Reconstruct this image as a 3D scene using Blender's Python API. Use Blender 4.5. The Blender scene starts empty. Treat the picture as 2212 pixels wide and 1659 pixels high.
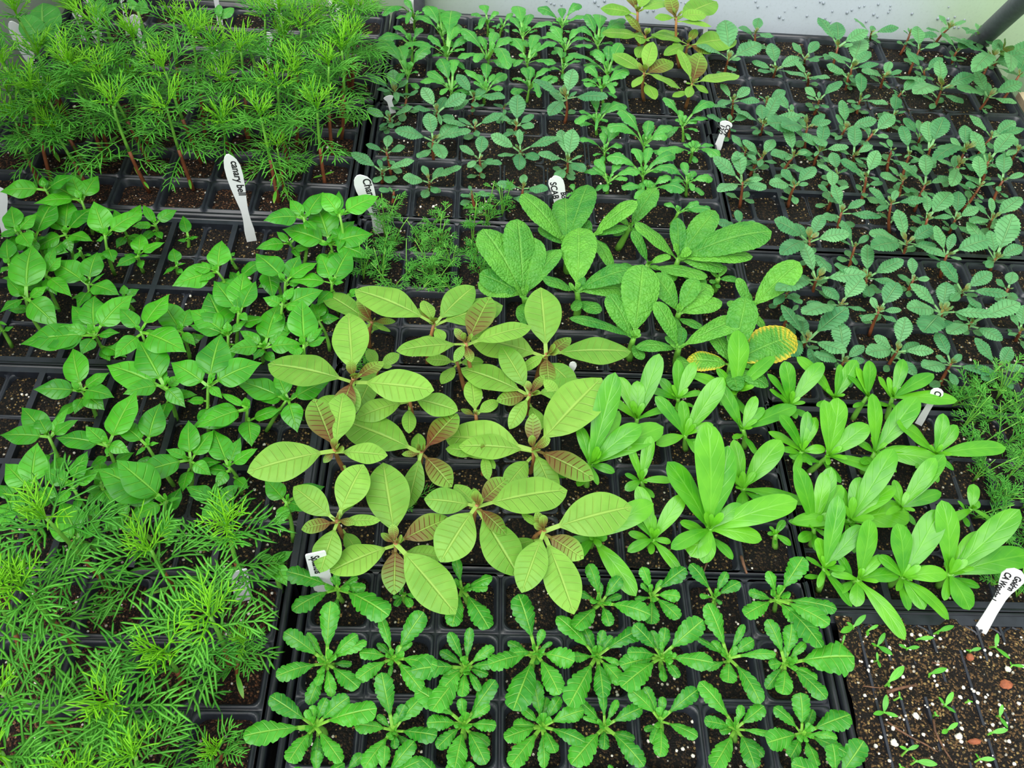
import bpy, bmesh, math, random, re
import numpy as np
from mathutils import Vector, Matrix, Euler

# ------------------------------------------------------------------ camera, sky, light
U = 0.06            # one tray cell in metres
ZR = 1.1            # tray rim height above the bench, in cells
ROWK = 1.01356      # depth of a cell row / width of a cell
F, CX, CY = 1858.77, 1106.0, 829.5
CAM = np.array([2.42824, -3.82526, 12.96523])
ROT = Euler((0.637017607, -0.0586230113, -0.00159598533), 'XYZ')
RM = np.array(ROT.to_matrix())
sc = bpy.context.scene
C = sc.collection
cd = bpy.data.cameras.new('camera')
cam = bpy.data.objects.new('camera', cd)
C.objects.link(cam)
cam.location = (CAM[0]*U, CAM[1]*U, (CAM[2]+ZR)*U)
cam.rotation_euler = ROT
cd.sensor_width = 36.0
cd.lens = 36.0*F/2212.0
cd.clip_start = 0.01
sc.camera = cam
w = bpy.data.worlds.new('sky')
sc.world = w
w.use_nodes = True
bg = w.node_tree.nodes['Background']
bg.inputs[0].default_value = (0.93, 0.97, 1.0, 1)
bg.inputs[1].default_value = 1.15
sd = bpy.data.lights.new('hazy_sun', 'SUN')
sd.energy = 4.2
sd.angle = math.radians(60)
sd.color = (1.0, 0.98, 0.93)
so = bpy.data.objects.new('hazy_sun', sd)
C.objects.link(so)
so.rotation_euler = (math.radians(24), math.radians(-20), 0)
sc.view_settings.view_transform = 'Standard'
sc.view_settings.look = 'None'
sc.view_settings.gamma = 1.0
sc.view_settings.exposure = 0.0
sc.view_settings.use_curve_mapping = False
rng = random.Random(7)

# ------------------------------------------------------------------ helpers
def lin(r, g, b):
    f = lambda c: c/12.92 if c <= 0.04045 else ((c+0.055)/1.055)**2.4
    return (f(r/255), f(g/255), f(b/255), 1)

def ray(px, py):
    d = RM @ np.array([(px-CX)/F, -(py-CY)/F, -1.0])
    return d

def at(px, py, z=0.0):
    """where the sight line through a photo point meets height z (cells)"""
    d = ray(px, py)
    return CAM + d*((z-CAM[2])/d[2])

def above(px, py, base, z0=0.1, z1=4.0):
    """the point on a sight line that stands most nearly over base"""
    d = ray(px, py)
    a = d[:2]; b = CAM[:2]-base[:2]
    t = -(a@b)/(a@a)
    p = CAM + d*t
    z = min(max(p[2], z0), z1)
    return at(px, py, z)

def wv(p):
    p = np.asarray(p, float)
    return np.stack([p[..., 0], p[..., 1], p[..., 2]+ZR], -1)*U

def mesh_obj(name, V, faces, mat, parent=None, org=None, uv=None, smooth=True, mats=None, mi=None):
    """V in cells (tray frame); origin org in cells"""
    P = wv(V)
    if org is not None:
        P = P - wv(org)
    me = bpy.data.meshes.new(name)
    me.from_pydata(P.tolist(), [], faces if isinstance(faces, list) else faces.tolist())
    for m in (mats or [mat]):
        me.materials.append(m)
    if mi is not None:
        me.polygons.foreach_set('material_index', mi)
    if smooth:
        me.polygons.foreach_set('use_smooth', [True]*len(me.polygons))
    if uv is not None:
        l = me.uv_layers.new(name='uv')
        vi = np.empty(len(me.loops), dtype=np.int32)
        me.loops.foreach_get('vertex_index', vi)
        l.data.foreach_set('uv', uv[vi].astype(np.float32).ravel())
    me.update()
    o = bpy.data.objects.new(name, me)
    C.objects.link(o)
    if parent is not None:
        o.parent = parent
    elif org is not None:
        o.location = wv(org).tolist()
    return o

def tag(o, label, cat, group=None, kind=None):
    if label: o['label'] = label
    if cat: o['category'] = cat
    if group: o['group'] = group
    if kind: o['kind'] = kind
    return o

def empty(name, org):
    o = bpy.data.objects.new(name, None)
    C.objects.link(o)
    o.location = wv(org).tolist()
    o.empty_display_size = 0.01
    return o

class MB:
    def __init__(s): s.v = []; s.f = []; s.n = 0
    def add(s, V, Fc):
        V = np.asarray(V, float)
        s.v.append(V); s.f += [[i+s.n for i in f] for f in Fc]; s.n += len(V)
    def box(s, a, b):
        x0, y0, z0 = a; x1, y1, z1 = b
        s.add([(x0,y0,z0),(x1,y0,z0),(x1,y1,z0),(x0,y1,z0),(x0,y0,z1),(x1,y0,z1),(x1,y1,z1),(x0,y1,z1)],
              [[0,3,2,1],[4,5,6,7],[0,1,5,4],[1,2,6,5],[2,3,7,6],[3,0,4,7]])
    def tube(s, P, R, n=6):
        P = np.asarray(P, float); m = len(P)
        R = np.asarray(R, float) if np.ndim(R) else np.full(m, R)
        T = np.gradient(P, axis=0); T /= np.linalg.norm(T, axis=1)[:, None]+1e-9
        ref = np.array([1, 0, 0.]) if abs(T[0][0]) < .8 else np.array([0, 1, 0.])
        A = np.cross(T, ref); A /= np.linalg.norm(A, axis=1)[:, None]+1e-9
        B = np.cross(T, A)
        th = np.linspace(0, 2*np.pi, n, endpoint=False)
        V = P[:, None]+R[:, None, None]*(np.cos(th)[None, :, None]*A[:, None]+np.sin(th)[None, :, None]*B[:, None])
        Fc = [[i*n+j, i*n+(j+1) % n, (i+1)*n+(j+1) % n, (i+1)*n+j] for i in range(m-1) for j in range(n)]
        Fc += [list(range(n))[::-1], [(m-1)*n+j for j in range(n)]]
        s.add(V.reshape(-1, 3), Fc)
    def build(s, name, mat, parent=None, org=None, smooth=True):
        return mesh_obj(name, np.concatenate(s.v), s.f, mat, parent, org, smooth=smooth)

# ------------------------------------------------------------------ materials
def newmat(name):
    m = bpy.data.materials.new(name); m.use_nodes = True
    nt = m.node_tree
    for n in list(nt.nodes):
        if n.type not in ('BSDF_PRINCIPLED', 'OUTPUT_MATERIAL'): nt.nodes.remove(n)
    return m, nt, nt.nodes['Principled BSDF']

def N(nt, t, **kw):
    n = nt.nodes.new(t)
    for k, v in kw.items(): setattr(n, k, v)
    return n

def math_(nt, op, a, b=None, c=None, clamp=False):
    n = N(nt, 'ShaderNodeMath', operation=op, use_clamp=clamp)
    for i, x in enumerate((a, b, c)):
        if x is None: continue
        if isinstance(x, (int, float)): n.inputs[i].default_value = x
        else: nt.links.new(x, n.inputs[i])
    return n.outputs[0]

def sstep(nt, x, lo, hi):
    n = N(nt, 'ShaderNodeMapRange', interpolation_type='SMOOTHSTEP')
    nt.links.new(x, n.inputs[0]); n.inputs[1].default_value = lo; n.inputs[2].default_value = hi
    return n.outputs[0]

def mix(nt, f, a, b):
    n = N(nt, 'ShaderNodeMix', data_type='RGBA')
    if isinstance(f, (int, float)): n.inputs[0].default_value = f
    else: nt.links.new(f, n.inputs[0])
    for k, x in ((6, a), (7, b)):
        if isinstance(x, tuple): n.inputs[k].default_value = x
        else: nt.links.new(x, n.inputs[k])
    return n.outputs[2]

def plain(name, col, rough=.5, spec=.5, noise=0.0, scale=60):
    m, nt, b = newmat(name)
    b.inputs['Base Color'].default_value = col
    b.inputs['Roughness'].default_value = rough
    b.inputs['Specular IOR Level'].default_value = spec
    if noise:
        tc = N(nt, 'ShaderNodeTexCoord'); nz = N(nt, 'ShaderNodeTexNoise')
        nz.inputs['Scale'].default_value = scale; nz.inputs['Detail'].default_value = 5
        nt.links.new(tc.outputs['Object'], nz.inputs['Vector'])
        d = tuple(c*(1-noise) for c in col[:3])+(1,); l = tuple(min(1, c*(1+noise)) for c in col[:3])+(1,)
        nt.links.new(mix(nt, sstep(nt, nz.outputs[0], .3, .7), d, l), b.inputs['Base Color'])
    return m

def leafmat(name, dark, light, vein, nveins=7, slope=.9, vs=.6, rough=.45, spec=.4, bump=.4, pucker=0.0, blush=None, trans=.25, pscale=120):
    m, nt, b = newmat(name)
    uvn = N(nt, 'ShaderNodeUVMap', uv_map='uv')
    sx = N(nt, 'ShaderNodeSeparateXYZ'); nt.links.new(uvn.outputs[0], sx.inputs[0])
    u, v = sx.outputs[0], sx.outputs[1]
    au = math_(nt, 'ABSOLUTE', math_(nt, 'MULTIPLY_ADD', u, 2.0, -1.0))
    oi = N(nt, 'ShaderNodeObjectInfo')
    oc = N(nt, 'ShaderNodeSeparateColor'); nt.links.new(oi.outputs['Color'], oc.inputs[0])
    tint, bl, yel = oc.outputs[0], oc.outputs[1], oc.outputs[2]
    tc = N(nt, 'ShaderNodeTexCoord'); nz = N(nt, 'ShaderNodeTexNoise')
    nt.links.new(tc.outputs['Object'], nz.inputs['Vector']); nz.inputs['Scale'].default_value = 55; nz.inputs['Detail'].default_value = 4
    mid = math_(nt, 'SUBTRACT', 1.0, sstep(nt, au, .02, .10))
    ph = math_(nt, 'FRACT', math_(nt, 'SUBTRACT', math_(nt, 'MULTIPLY', v, nveins), math_(nt, 'MULTIPLY', au, slope)))
    tri = math_(nt, 'ABSOLUTE', math_(nt, 'MULTIPLY_ADD', ph, 2.0, -1.0))
    lat = math_(nt, 'MULTIPLY', sstep(nt, tri, .80, .98), math_(nt, 'SUBTRACT', 1.0, sstep(nt, au, .6, 1.0)))
    pet = math_(nt, 'SUBTRACT', 1.0, sstep(nt, v, -.02, .05))
    vn = math_(nt, 'MAXIMUM', math_(nt, 'MAXIMUM', mid, pet), math_(nt, 'MULTIPLY', lat, .55))
    f = math_(nt, 'MULTIPLY_ADD', sstep(nt, nz.outputs[0], .3, .7), .35, math_(nt, 'MULTIPLY', tint, .65), clamp=True)
    col = mix(nt, f, dark, light)
    col = mix(nt, math_(nt, 'MULTIPLY', vn, vs), col, vein)
    if blush:
        vv = math_(nt, 'SUBTRACT', 1.0, sstep(nt, v, .05, 1.05))
        k = math_(nt, 'MULTIPLY', bl, math_(nt, 'MULTIPLY_ADD', vv, .95, math_(nt, 'MULTIPLY', lat, .9)), clamp=True)
        k = math_(nt, 'MULTIPLY', k, math_(nt, 'MULTIPLY_ADD', mid, -.6, 1.0))
        col = mix(nt, k, col, blush)
    ed = math_(nt, 'MULTIPLY', yel, sstep(nt, math_(nt, 'ADD', math_(nt, 'MULTIPLY', math_(nt, 'ABSOLUTE', math_(nt, 'SUBTRACT', tri, .5)), -.4), math_(nt, 'MAXIMUM', au, v)), .55, .95), clamp=True)
    col = mix(nt, ed, col, lin(225, 200, 60))
    nt.links.new(col, b.inputs['Base Color'])
    b.inputs['Roughness'].default_value = rough; b.inputs['Specular IOR Level'].default_value = spec
    h = math_(nt, 'MULTIPLY', vn, -1.0)
    if pucker:
        vo = N(nt, 'ShaderNodeTexVoronoi', feature='SMOOTH_F1'); nt.links.new(tc.outputs['Object'], vo.inputs['Vector'])
        vo.inputs['Scale'].default_value = pscale
        h = math_(nt, 'ADD', h, math_(nt, 'MULTIPLY', vo.outputs['Distance'], -pucker))
    bp = N(nt, 'ShaderNodeBump'); bp.inputs['Strength'].default_value = bump; bp.inputs['Distance'].default_value = .003
    nt.links.new(h, bp.inputs['Height']); nt.links.new(bp.outputs[0], b.inputs['Normal'])
    tr = N(nt, 'ShaderNodeBsdfTranslucent')
    nt.links.new(mix(nt, .35, col, lin(170, 220, 40)), tr.inputs[0])
    ms = N(nt, 'ShaderNodeMixShader'); ms.inputs[0].default_value = trans
    nt.links.new(b.outputs[0], ms.inputs[1]); nt.links.new(tr.outputs[0], ms.inputs[2])
    nt.links.new(ms.outputs[0], nt.nodes['Material Output'].inputs[0])
    return m

def soilmat(name, dark, grain, gold, perl=.93, gs=560):
    m, nt, b = newmat(name)
    tc = N(nt, 'ShaderNodeTexCoord')
    def vor(s, rnd=1.0):
        v = N(nt, 'ShaderNodeTexVoronoi'); v.inputs['Scale'].default_value = s; v.inputs['Randomness'].default_value = rnd
        nt.links.new(tc.outputs['Object'], v.inputs['Vector'])
        sp = N(nt, 'ShaderNodeSeparateColor'); nt.links.new(v.outputs['Color'], sp.inputs[0])
        return v.outputs['Distance'], sp.outputs
    d1, c1 = vor(gs); d2, c2 = vor(gs*.62); d3, c3 = vor(260)
    nz = N(nt, 'ShaderNodeTexNoise'); nt.links.new(tc.outputs['Object'], nz.inputs['Vector']); nz.inputs['Scale'].default_value = 22
    col = mix(nt, sstep(nt, c1[0], .62, .95), dark, grain)
    g2 = math_(nt, 'MULTIPLY', sstep(nt, c2[0], .76, .82), math_(nt, 'SUBTRACT', 1.0, sstep(nt, d2, .3, .5)))
    col = mix(nt, math_(nt, 'MULTIPLY', g2, sstep(nt, nz.outputs[0], .3, .6)), col, gold)
    g3 = math_(nt, 'MULTIPLY', sstep(nt, c3[1], perl, perl+.02), math_(nt, 'SUBTRACT', 1.0, sstep(nt, d3, .3, .42)))
    col = mix(nt, g3, col, lin(222, 214, 196))
    nt.links.new(col, b.inputs['Base Color'])
    b.inputs['Roughness'].default_value = .8; b.inputs['Specular IOR Level'].default_value = .35
    bp = N(nt, 'ShaderNodeBump'); bp.inputs['Strength'].default_value = 1.0; bp.inputs['Distance'].default_value = .004
    nt.links.new(math_(nt, 'ADD', math_(nt, 'ADD', math_(nt, 'MULTIPLY', d1, -1.0), math_(nt, 'MULTIPLY', c1[2], .8)), math_(nt, 'MULTIPLY', g3, .8)), bp.inputs['Height'])
    nt.links.new(bp.outputs[0], b.inputs['Normal'])
    return m

M = {}
M['pepper'] = leafmat('pepper_leaf', lin(34, 124, 20), lin(82, 182, 34), lin(140, 208, 70), 6, 1.1, .55, .34, .5, .6)
M['amaranth'] = leafmat('amaranth_leaf', lin(92, 150, 46), lin(136, 190, 72), lin(172, 206, 98), 9, .9, .5, .45, .35, .55, blush=lin(104, 40, 30))
M['borage'] = leafmat('borage_leaf', lin(50, 132, 44), lin(112, 188, 62), lin(136, 202, 84), 7, 1.0, .35, .48, .4, .6, pucker=1.2, pscale=460)
M['calendula'] = leafmat('calendula_leaf', lin(52, 142, 22), lin(108, 190, 38), lin(128, 202, 62), 5, 1.6, .3, .32, .55, .2)
M['rosette'] = leafmat('rosette_leaf', lin(28, 122, 26), lin(78, 174, 42), lin(160, 216, 84), 6, .9, .6, .38, .5, .5, pucker=.45, pscale=260)
M['greyrosette'] = leafmat('greyed_rosette_leaf', lin(48, 134, 54), lin(92, 180, 70), lin(150, 212, 96), 6, .9, .5, .34, .5, .5, pucker=.4, pscale=260)
M['bluegreen'] = leafmat('bluegreen_leaf', lin(58, 128, 78), lin(114, 180, 114), lin(152, 204, 132), 8, 1.0, .5, .45, .4, .8, blush=lin(150, 100, 30))
M['sprout'] = leafmat('sprout_leaf', lin(58, 150, 36), lin(104, 196, 56), lin(130, 206, 76), 4, 1.0, .4, .35, .5, .2)
M['feather'] = leafmat('feathery_leaf', lin(60, 150, 40), lin(112, 200, 66), lin(120, 208, 70), 1, 0, .0, .40, .5, 0)
M['feathertip'] = leafmat('young_feathery_leaf', lin(104, 192, 26), lin(134, 214, 36), lin(130, 220, 40), 1, 0, .0, .40, .5, 0)
M['chamomile'] = leafmat('chamomile_leaf', lin(62, 150, 46), lin(112, 200, 76), lin(100, 190, 80), 1, 0, .0, .42, .4, 0)
M['budbrown'] = plain('bronze_young_leaf', lin(150, 112, 48), .6)
M['stemgreen'] = plain('green_stem', lin(112, 176, 62), .45, noise=.15)
M['stembrown'] = plain('brown_stem', lin(128, 72, 44), .5, noise=.25)
M['stemred'] = plain('reddish_stem', lin(150, 104, 62), .5, noise=.25)
M['tray'] = plain('black_plastic', lin(34, 38, 46), .34, .5, noise=.2, scale=90)
M['flat'] = plain('black_flat_plastic', lin(28, 31, 38), .3, .5, noise=.2, scale=70)
M['soil'] = soilmat('potting_soil', (.0035, .0027, .0018, 1), lin(60, 44, 28), lin(168, 138, 84))
M['soilbrown'] = soilmat('coir_soil', lin(30, 17, 10), lin(104, 66, 42), lin(170, 130, 90))
M['soilplug'] = soilmat('plug_soil', lin(22, 15, 9), lin(118, 90, 56), lin(190, 160, 100))
M['perlite'] = plain('perlite', lin(226, 220, 208), .8, noise=.12, scale=300)
M['label'] = plain('white_label_plastic', lin(236, 238, 240), .4, noise=.02)
M['ink'] = plain('marker_ink', lin(22, 22, 26), .6)
M['twig'] = plain('twig_bark', lin(96, 66, 46), .8, noise=.4, scale=200)
M['bark'] = plain('bark_chip', lin(150, 84, 54), .8, noise=.3, scale=200)
M['pipe'] = plain('grey_metal_pipe', lin(92, 94, 102), .5, noise=.12, scale=120)
M['bench'] = plain('bench_dark', lin(24, 24, 24), .8, noise=.3)
M['wood'] = plain('pale_wood', lin(196, 176, 146), .7, noise=.2, scale=40)
M['ground'] = plain('ground_grey', lin(90, 88, 80), .9, noise=.2, scale=8)

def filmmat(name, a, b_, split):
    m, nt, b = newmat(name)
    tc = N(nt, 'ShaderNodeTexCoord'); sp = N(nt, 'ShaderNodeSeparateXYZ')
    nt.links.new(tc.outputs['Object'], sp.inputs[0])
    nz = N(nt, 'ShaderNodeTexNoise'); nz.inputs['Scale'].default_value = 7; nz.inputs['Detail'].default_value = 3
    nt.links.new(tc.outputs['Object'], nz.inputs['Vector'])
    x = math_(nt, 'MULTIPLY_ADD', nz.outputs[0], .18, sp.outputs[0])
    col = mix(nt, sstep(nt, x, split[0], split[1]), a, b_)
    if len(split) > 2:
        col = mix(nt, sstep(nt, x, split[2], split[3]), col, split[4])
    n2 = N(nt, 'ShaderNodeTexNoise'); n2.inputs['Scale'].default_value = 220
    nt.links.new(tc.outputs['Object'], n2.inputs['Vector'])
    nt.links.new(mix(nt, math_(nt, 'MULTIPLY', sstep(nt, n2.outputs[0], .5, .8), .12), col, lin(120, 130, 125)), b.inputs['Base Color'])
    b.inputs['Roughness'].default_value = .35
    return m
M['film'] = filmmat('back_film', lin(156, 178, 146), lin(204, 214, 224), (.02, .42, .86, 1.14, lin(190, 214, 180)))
M['filmleft'] = plain('side_film', lin(176, 184, 172), .4, noise=.04, scale=6)
M['filmright'] = plain('green_side_film', lin(178, 206, 168), .4, noise=.06, scale=6)

# ------------------------------------------------------------------ the setting
def slab(name, a, b, mat):
    mb = MB(); mb.box(a, b)
    o = mb.build(name, mat, smooth=False); o['kind'] = 'structure'; return o
slab('floor', (-30, -40, -ZR-14.2), (40, 40, -ZR-14), M['ground'])
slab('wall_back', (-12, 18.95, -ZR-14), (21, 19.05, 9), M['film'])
slab('wall_left', (-9.55, -12, -ZR-14), (-9.45, 18.95, 9), M['filmleft'])
slab('wall_right', (18.2, -4, -ZR-14), (18.3, 18.95, 9), M['filmright'])
bench = tag(empty('greenhouse_bench', (4, 5, -ZR-14)), 'dark greenhouse bench carrying all the seedling trays', 'bench')
mb = MB(); mb.box((-9.3, -8, -ZR-.6), (17.0, 18.6, -ZR)); mb.build('bench_top', M['bench'], bench, (4, 5, -ZR-14), smooth=False)
for x in (-8.5, 16.2):
    for y in (-7, 17.5):
        mb = MB(); mb.box((x-.4, y-.4, -ZR-14), (x+.4, y+.4, -ZR-.6)); mb.build('leg', M['bench'], bench, (4, 5, -ZR-14), smooth=False)
mb = MB(); mb.box((17.0, -8, -ZR-.5), (17.5, 16.4, -.25)); mb.build('edge_board', M['wood'], bench, (4, 5, -ZR-14), smooth=False)

def pipe(name, a, b, r, label):
    mb = MB(); a = np.array(a, float); b = np.array(b, float)
    mb.tube([a+(b-a)*t for t in np.linspace(0, 1, 9)], r, 16)
    return tag(mb.build(name, M['pipe'], None, a), label, 'pipe')
pipe('support_post', (.62, 18.7, -ZR-14), (.62, 18.7, 8.5), .2, 'dark upright frame post at the back wall')
pb = at(2128, 100, 0) + np.array([.0, .35, 0])
pt = at(2235, -22, 2.6)
pt = pb+(pt-pb)*1.0
dirp = (pt-pb)/np.linalg.norm(pt-pb)
pipe('support_brace', pb-dirp*1.25, pb+dirp*8, .27, 'thick grey slanting pipe in the back corner')
mb = MB()
for i in range(110):
    px = rng.uniform(1130, 2090); py = rng.uniform(2, 90)
    d = ray(px, py); t = (18.93-CAM[1])/d[1]; p = CAM+d*t
    if p[2] < 0: continue
    r = rng.uniform(.02, .045)
    ico = []
    for a in range(3):
        for b in range(6):
            ph = a*math.pi/4; th = b*math.pi/3
            ico.append(p+np.array([r*math.cos(ph)*math.cos(th), -r*.6*math.sin(ph), r*math.cos(ph)*math.sin(th)*1.2]))
    mb.add(ico, [[a*6+b, a*6+(b+1) % 6, (a+1)*6+(b+1) % 6, (a+1)*6+b] for a in range(2) for b in range(6)]+[[12+b for b in range(6)]])
drop = plain('water_drop', lin(150, 160, 170), .08)
tag(mb.build('water_droplets', drop), 'tiny condensation drops on the pale back film', 'droplets', kind='stuff')

# ------------------------------------------------------------------ trays
def rrect(cx, cy, hx, hy, r, z, n=4):
    out = []
    for qx, qy, a0 in ((1, 1, 0), (-1, 1, 90), (-1, -1, 180), (1, -1, 270)):
        for k in range(n+1):
            a = math.radians(a0+90*k/n)
            out.append((cx+qx*(hx-r)+r*math.cos(a), cy+qy*(hy-r)+r*math.sin(a), z))
    return out

def cell(mb, cx, cy, hx, hy, bar=.09, lip=0.0, groove=-.06, r=.14, depth=-.7):
    q = bar*.5
    rings = [rrect(cx, cy, hx, hy, .004, groove), rrect(cx, cy, hx-q*.45, hy-q*.45, r*.5, groove),
             rrect(cx, cy, hx-q*.6, hy-q*.6, r*.6, lip), rrect(cx, cy, hx-q*1.3, hy-q*1.3, r, lip),
             rrect(cx, cy, hx-q*1.5, hy-q*1.5, r, lip-.05), rrect(cx, cy, hx-q*2.1, hy-q*2.1, r, lip-.08), rrect(cx, cy, hx-q*2.6, hy-q*2.6, r, depth)]
    n = len(rings[0])
    mb.add(sum(rings, []), [[i*n+j, i*n+(j+1) % n, (i+1)*n+(j+1) % n, (i+1)*n+j] for i in range(len(rings)-1) for j in range(n)])

def vnoise(x, y, s, seed):
    """smooth value noise on arrays"""
    r = np.random.RandomState(seed).rand(64, 64)
    X = x/s+31.3; Y = y/s+17.7
    xi = np.floor(X).astype(int); yi = np.floor(Y).astype(int); fx = X-xi; fy = Y-yi
    fx = fx*fx*(3-2*fx); fy = fy*fy*(3-2*fy)
    g = lambda a, b: r[a % 64, b % 64]
    return (g(xi, yi)*(1-fx)+g(xi+1, yi)*fx)*(1-fy)+(g(xi, yi+1)*(1-fx)+g(xi+1, yi+1)*fx)*fy

TRAYS = []
def soil(name, x0, x1, y0, y1, z, mat, label, seed, mounds=(), rough=.05, res=.09):
    nx = int((x1-x0)/res)+1; ny = int((y1-y0)/res)+1
    X, Y = np.meshgrid(np.linspace(x0, x1, nx), np.linspace(y0, y1, ny))
    Z = z+rough*(vnoise(X, Y, .22, seed)-.5)+.10*(vnoise(X, Y, .8, seed+1)-.5)
    for mx, my, rx, ry, h in mounds:
        Z += h*np.exp(-(((X-mx)/rx)**4+((Y-my)/ry)**4))
    V = np.stack([X, Y, Z], -1).reshape(-1, 3)
    F4 = [[j*nx+i, j*nx+i+1, (j+1)*nx+i+1, (j+1)*nx+i] for j in range(ny-1) for i in range(nx-1)]
    o = mesh_obj(name, V, F4, mat, None, (x0, y0, z))
    return tag(o, label, 'soil', kind='stuff')

def perlite(x0, x1, y0, y1, n, z, label, seed, big=1.0):
    r = random.Random(seed); mb = MB()
    for _ in range(n):
        c = np.array([r.uniform(x0, x1), r.uniform(y0, y1), z+r.uniform(-.01, .03)]); s = r.uniform(.012, .034)*big
        if r.random() < .06: s *= 1.7
        V = []
        for a in range(5):
            for b in range(6):
                ph = -math.pi/2+math.pi*(a+.5)/5; th = b*math.pi/3+a*.4
                q = s*r.uniform(.7, 1.15)
                V.append(c+np.array([q*math.cos(ph)*math.cos(th), q*math.cos(ph)*math.sin(th), q*.8*math.sin(ph)]))
        mb.add(V, [[a*6+b, a*6+(b+1) % 6, (a+1)*6+(b+1) % 6, (a+1)*6+b] for a in range(4) for b in range(6)]+[[24+b for b in range(6)]])
    tag(mb.build('perlite', M['perlite'], None, (x0, y0, z)), label, 'perlite', kind='stuff')

def tray(x0, y0, x1, y1, kind, label, mat, soillabel, seed, lift=0.0, flange=.10, soilz=-.15, mounds=(), nperl=60):
    org = ((x0+x1)/2, (y0+y1)/2, -ZR)
    t = tag(empty('seedling_tray', org), label, 'seedling tray', 'black seedling trays')
    mb = MB()
    g = flange
    for a, b in (((x0-g, y0-g), (x1+g, y0-g+.05)), ((x0-g, y1+g-.05), (x1+g, y1+g)), ((x0-g, y0-g), (x0-g+.05, y1+g)), ((x1+g-.05, y0-g), (x1+g, y1+g))):
        mb.box((a[0], a[1], -ZR+.01), (b[0], b[1], lift-.01))
    mb.box((x0-g, y0-g, -ZR+.005), (x1+g, y1+g, -ZR+.06))
    r1 = rrect((x0+x1)/2, (y0+y1)/2, (x1-x0)/2+g+.05, (y1-y0)/2+g+.05, .2, lift-.08)
    r2 = rrect((x0+x1)/2, (y0+y1)/2, (x1-x0)/2+g+.03, (y1-y0)/2+g+.03, .2, lift)
    r3 = rrect((x0+x1)/2, (y0+y1)/2, (x1-x0)/2+g-.04, (y1-y0)/2+g-.04, .16, lift)
    r4 = rrect((x0+x1)/2, (y0+y1)/2, (x1-x0)/2+g-.06, (y1-y0)/2+g-.06, .15, lift-.2)
    n = len(r1)
    mb.add(r1+r2+r3+r4, [[i*n+j, i*n+(j+1) % n, (i+1)*n+(j+1) % n, (i+1)*n+j] for i in range(3) for j in range(n)])
    mb.build('outer_flat', M['flat'], t, org)
    mb = MB()
    if kind == 'cells':
        nx = round(x1-x0); ny = round((y1-y0)/ROWK)
        dx = (x1-x0)/nx; dy = (y1-y0)/ny
        for i in range(nx):
            for j in range(ny):
                cell(mb, x0+(i+.5)*dx, y0+(j+.5)*dy, dx/2, dy/2)
        mb.build('cell_insert', M['tray'], t, org)
    elif kind == 'packs':
        nx, ny = 6, 2
        dx = (x1-x0)/nx; dy = (y1-y0)/ny
        for i in range(nx*2):
            for j in range(ny*2):
                cell(mb, x0+(i+.5)*dx/2, y0+(j+.5)*dy/2, dx/4, dy/4, .05, -.10, -.11, .13)
        mb.build('cell_insert', M['tray'], t, org)
        mb = MB()
        for i in range(nx+1):
            x = x0+i*dx; mb.box((x-.055, y0-.05, -.3), (x+.055, y1+.05, 0))
        for j in range(ny+1):
            y = y0+j*dy; mb.box((x0-.05, y-.055, -.3), (x1+.05, y+.055, -.002))
        o = mb.build('divider_bars', M['tray'], t, org, smooth=False)
    else:
        mb.box((x0-.05, y1-.12, -.3), (x1+.05, y1+.05, .0))
        mb.box((x0-.05, y0-.05, -.3), (x1+.05, y0+.12, .0))
        k = 0; x = x0+.39
        r = random.Random(5)
        while x < x1-.1:
            if k % 4 == 0 or k % 4 == 3:
                segs = [(y0, y1)]
            else:
                segs = [(y1-r.uniform(.55, .8), y1), (y1-1.75-r.uniform(0, .3), y1-1.25), (y0, y1-2.5)]
            for a, b in segs:
                mb.box((x-.02, a, -.3), (x+.02, b, -.005))
            for s in (-1, 1):   # rounded cell ends at the back edge
                P = [(x+s*(.02+.16*t*t), y1-.12-.14*(1-t), -.02) for t in np.linspace(0, 1, 4)]
                mb.tube(P, .018, 4)
            k += 1; x += .39
        mb.build('cell_insert', M['tray'], t, org, smooth=False)
    e = .02
    soil('potting_soil', x0+e, x1-e, y0+e, y1-e, soilz, mat, soillabel, seed, mounds, rough=.14 if kind == 'rows' else .06)
    if nperl: perlite(x0+.15, x1-.15, y0+.15, y1-.15, nperl, soilz+.015, soillabel.replace('soil', 'perlite grains'), seed, 1.0)
    TRAYS.append((x0, y0, x1, y1))
    return t
R = ROWK
tray(-8.3, 14.05*R, -.22, 17.75*R, 'cells', 'black tray in the far left corner, raised lip', M['soil'], 'dark soil in the rearmost feathery tray', 1, lift=.12)
tray(-8.42, 10.0*R, -.42, 13.85*R, 'cells', 'black tray behind the canary bell label', M['soilbrown'], 'reddish brown soil behind the canary bell label', 2, nperl=160, soilz=-.19)
tray(-7.72, 5.9*R, -.12, 9.66*R, 'packs', 'black pepper tray just in front of the canary bell label', M['soil'], 'dark soil around the rear peppers', 3)
tray(-7.9, 1.85*R, -.3, 5.66*R, 'packs', 'black pepper tray behind the front feathery plants', M['soil'], 'dark soil around the front peppers', 4)
tray(-8.4, -2.2*R, -.42, 1.78*R, 'cells', 'black tray of feathery plants in the front left corner', M['soilbrown'], 'brown soil under the front feathery plants', 5, nperl=200, soilz=-.19)
tray(.02, -2*R, 8, 1.97*R, 'cells', 'black tray of sawtooth rosettes nearest the camera', M['soil'], 'dark soil around the front sawtooth rosettes', 6, nperl=150, soilz=-.19)
tray(.02, 2.03*R, 8, 5.97*R, 'cells', 'black tray under the amaranth seedlings', M['soil'], 'dark soil under the amaranth seedlings', 7, mounds=((3.4, 3.5*R, 1.1, .9, .13), (5.5, 3.0*R, 1.0, .8, .11)), nperl=120)
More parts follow.
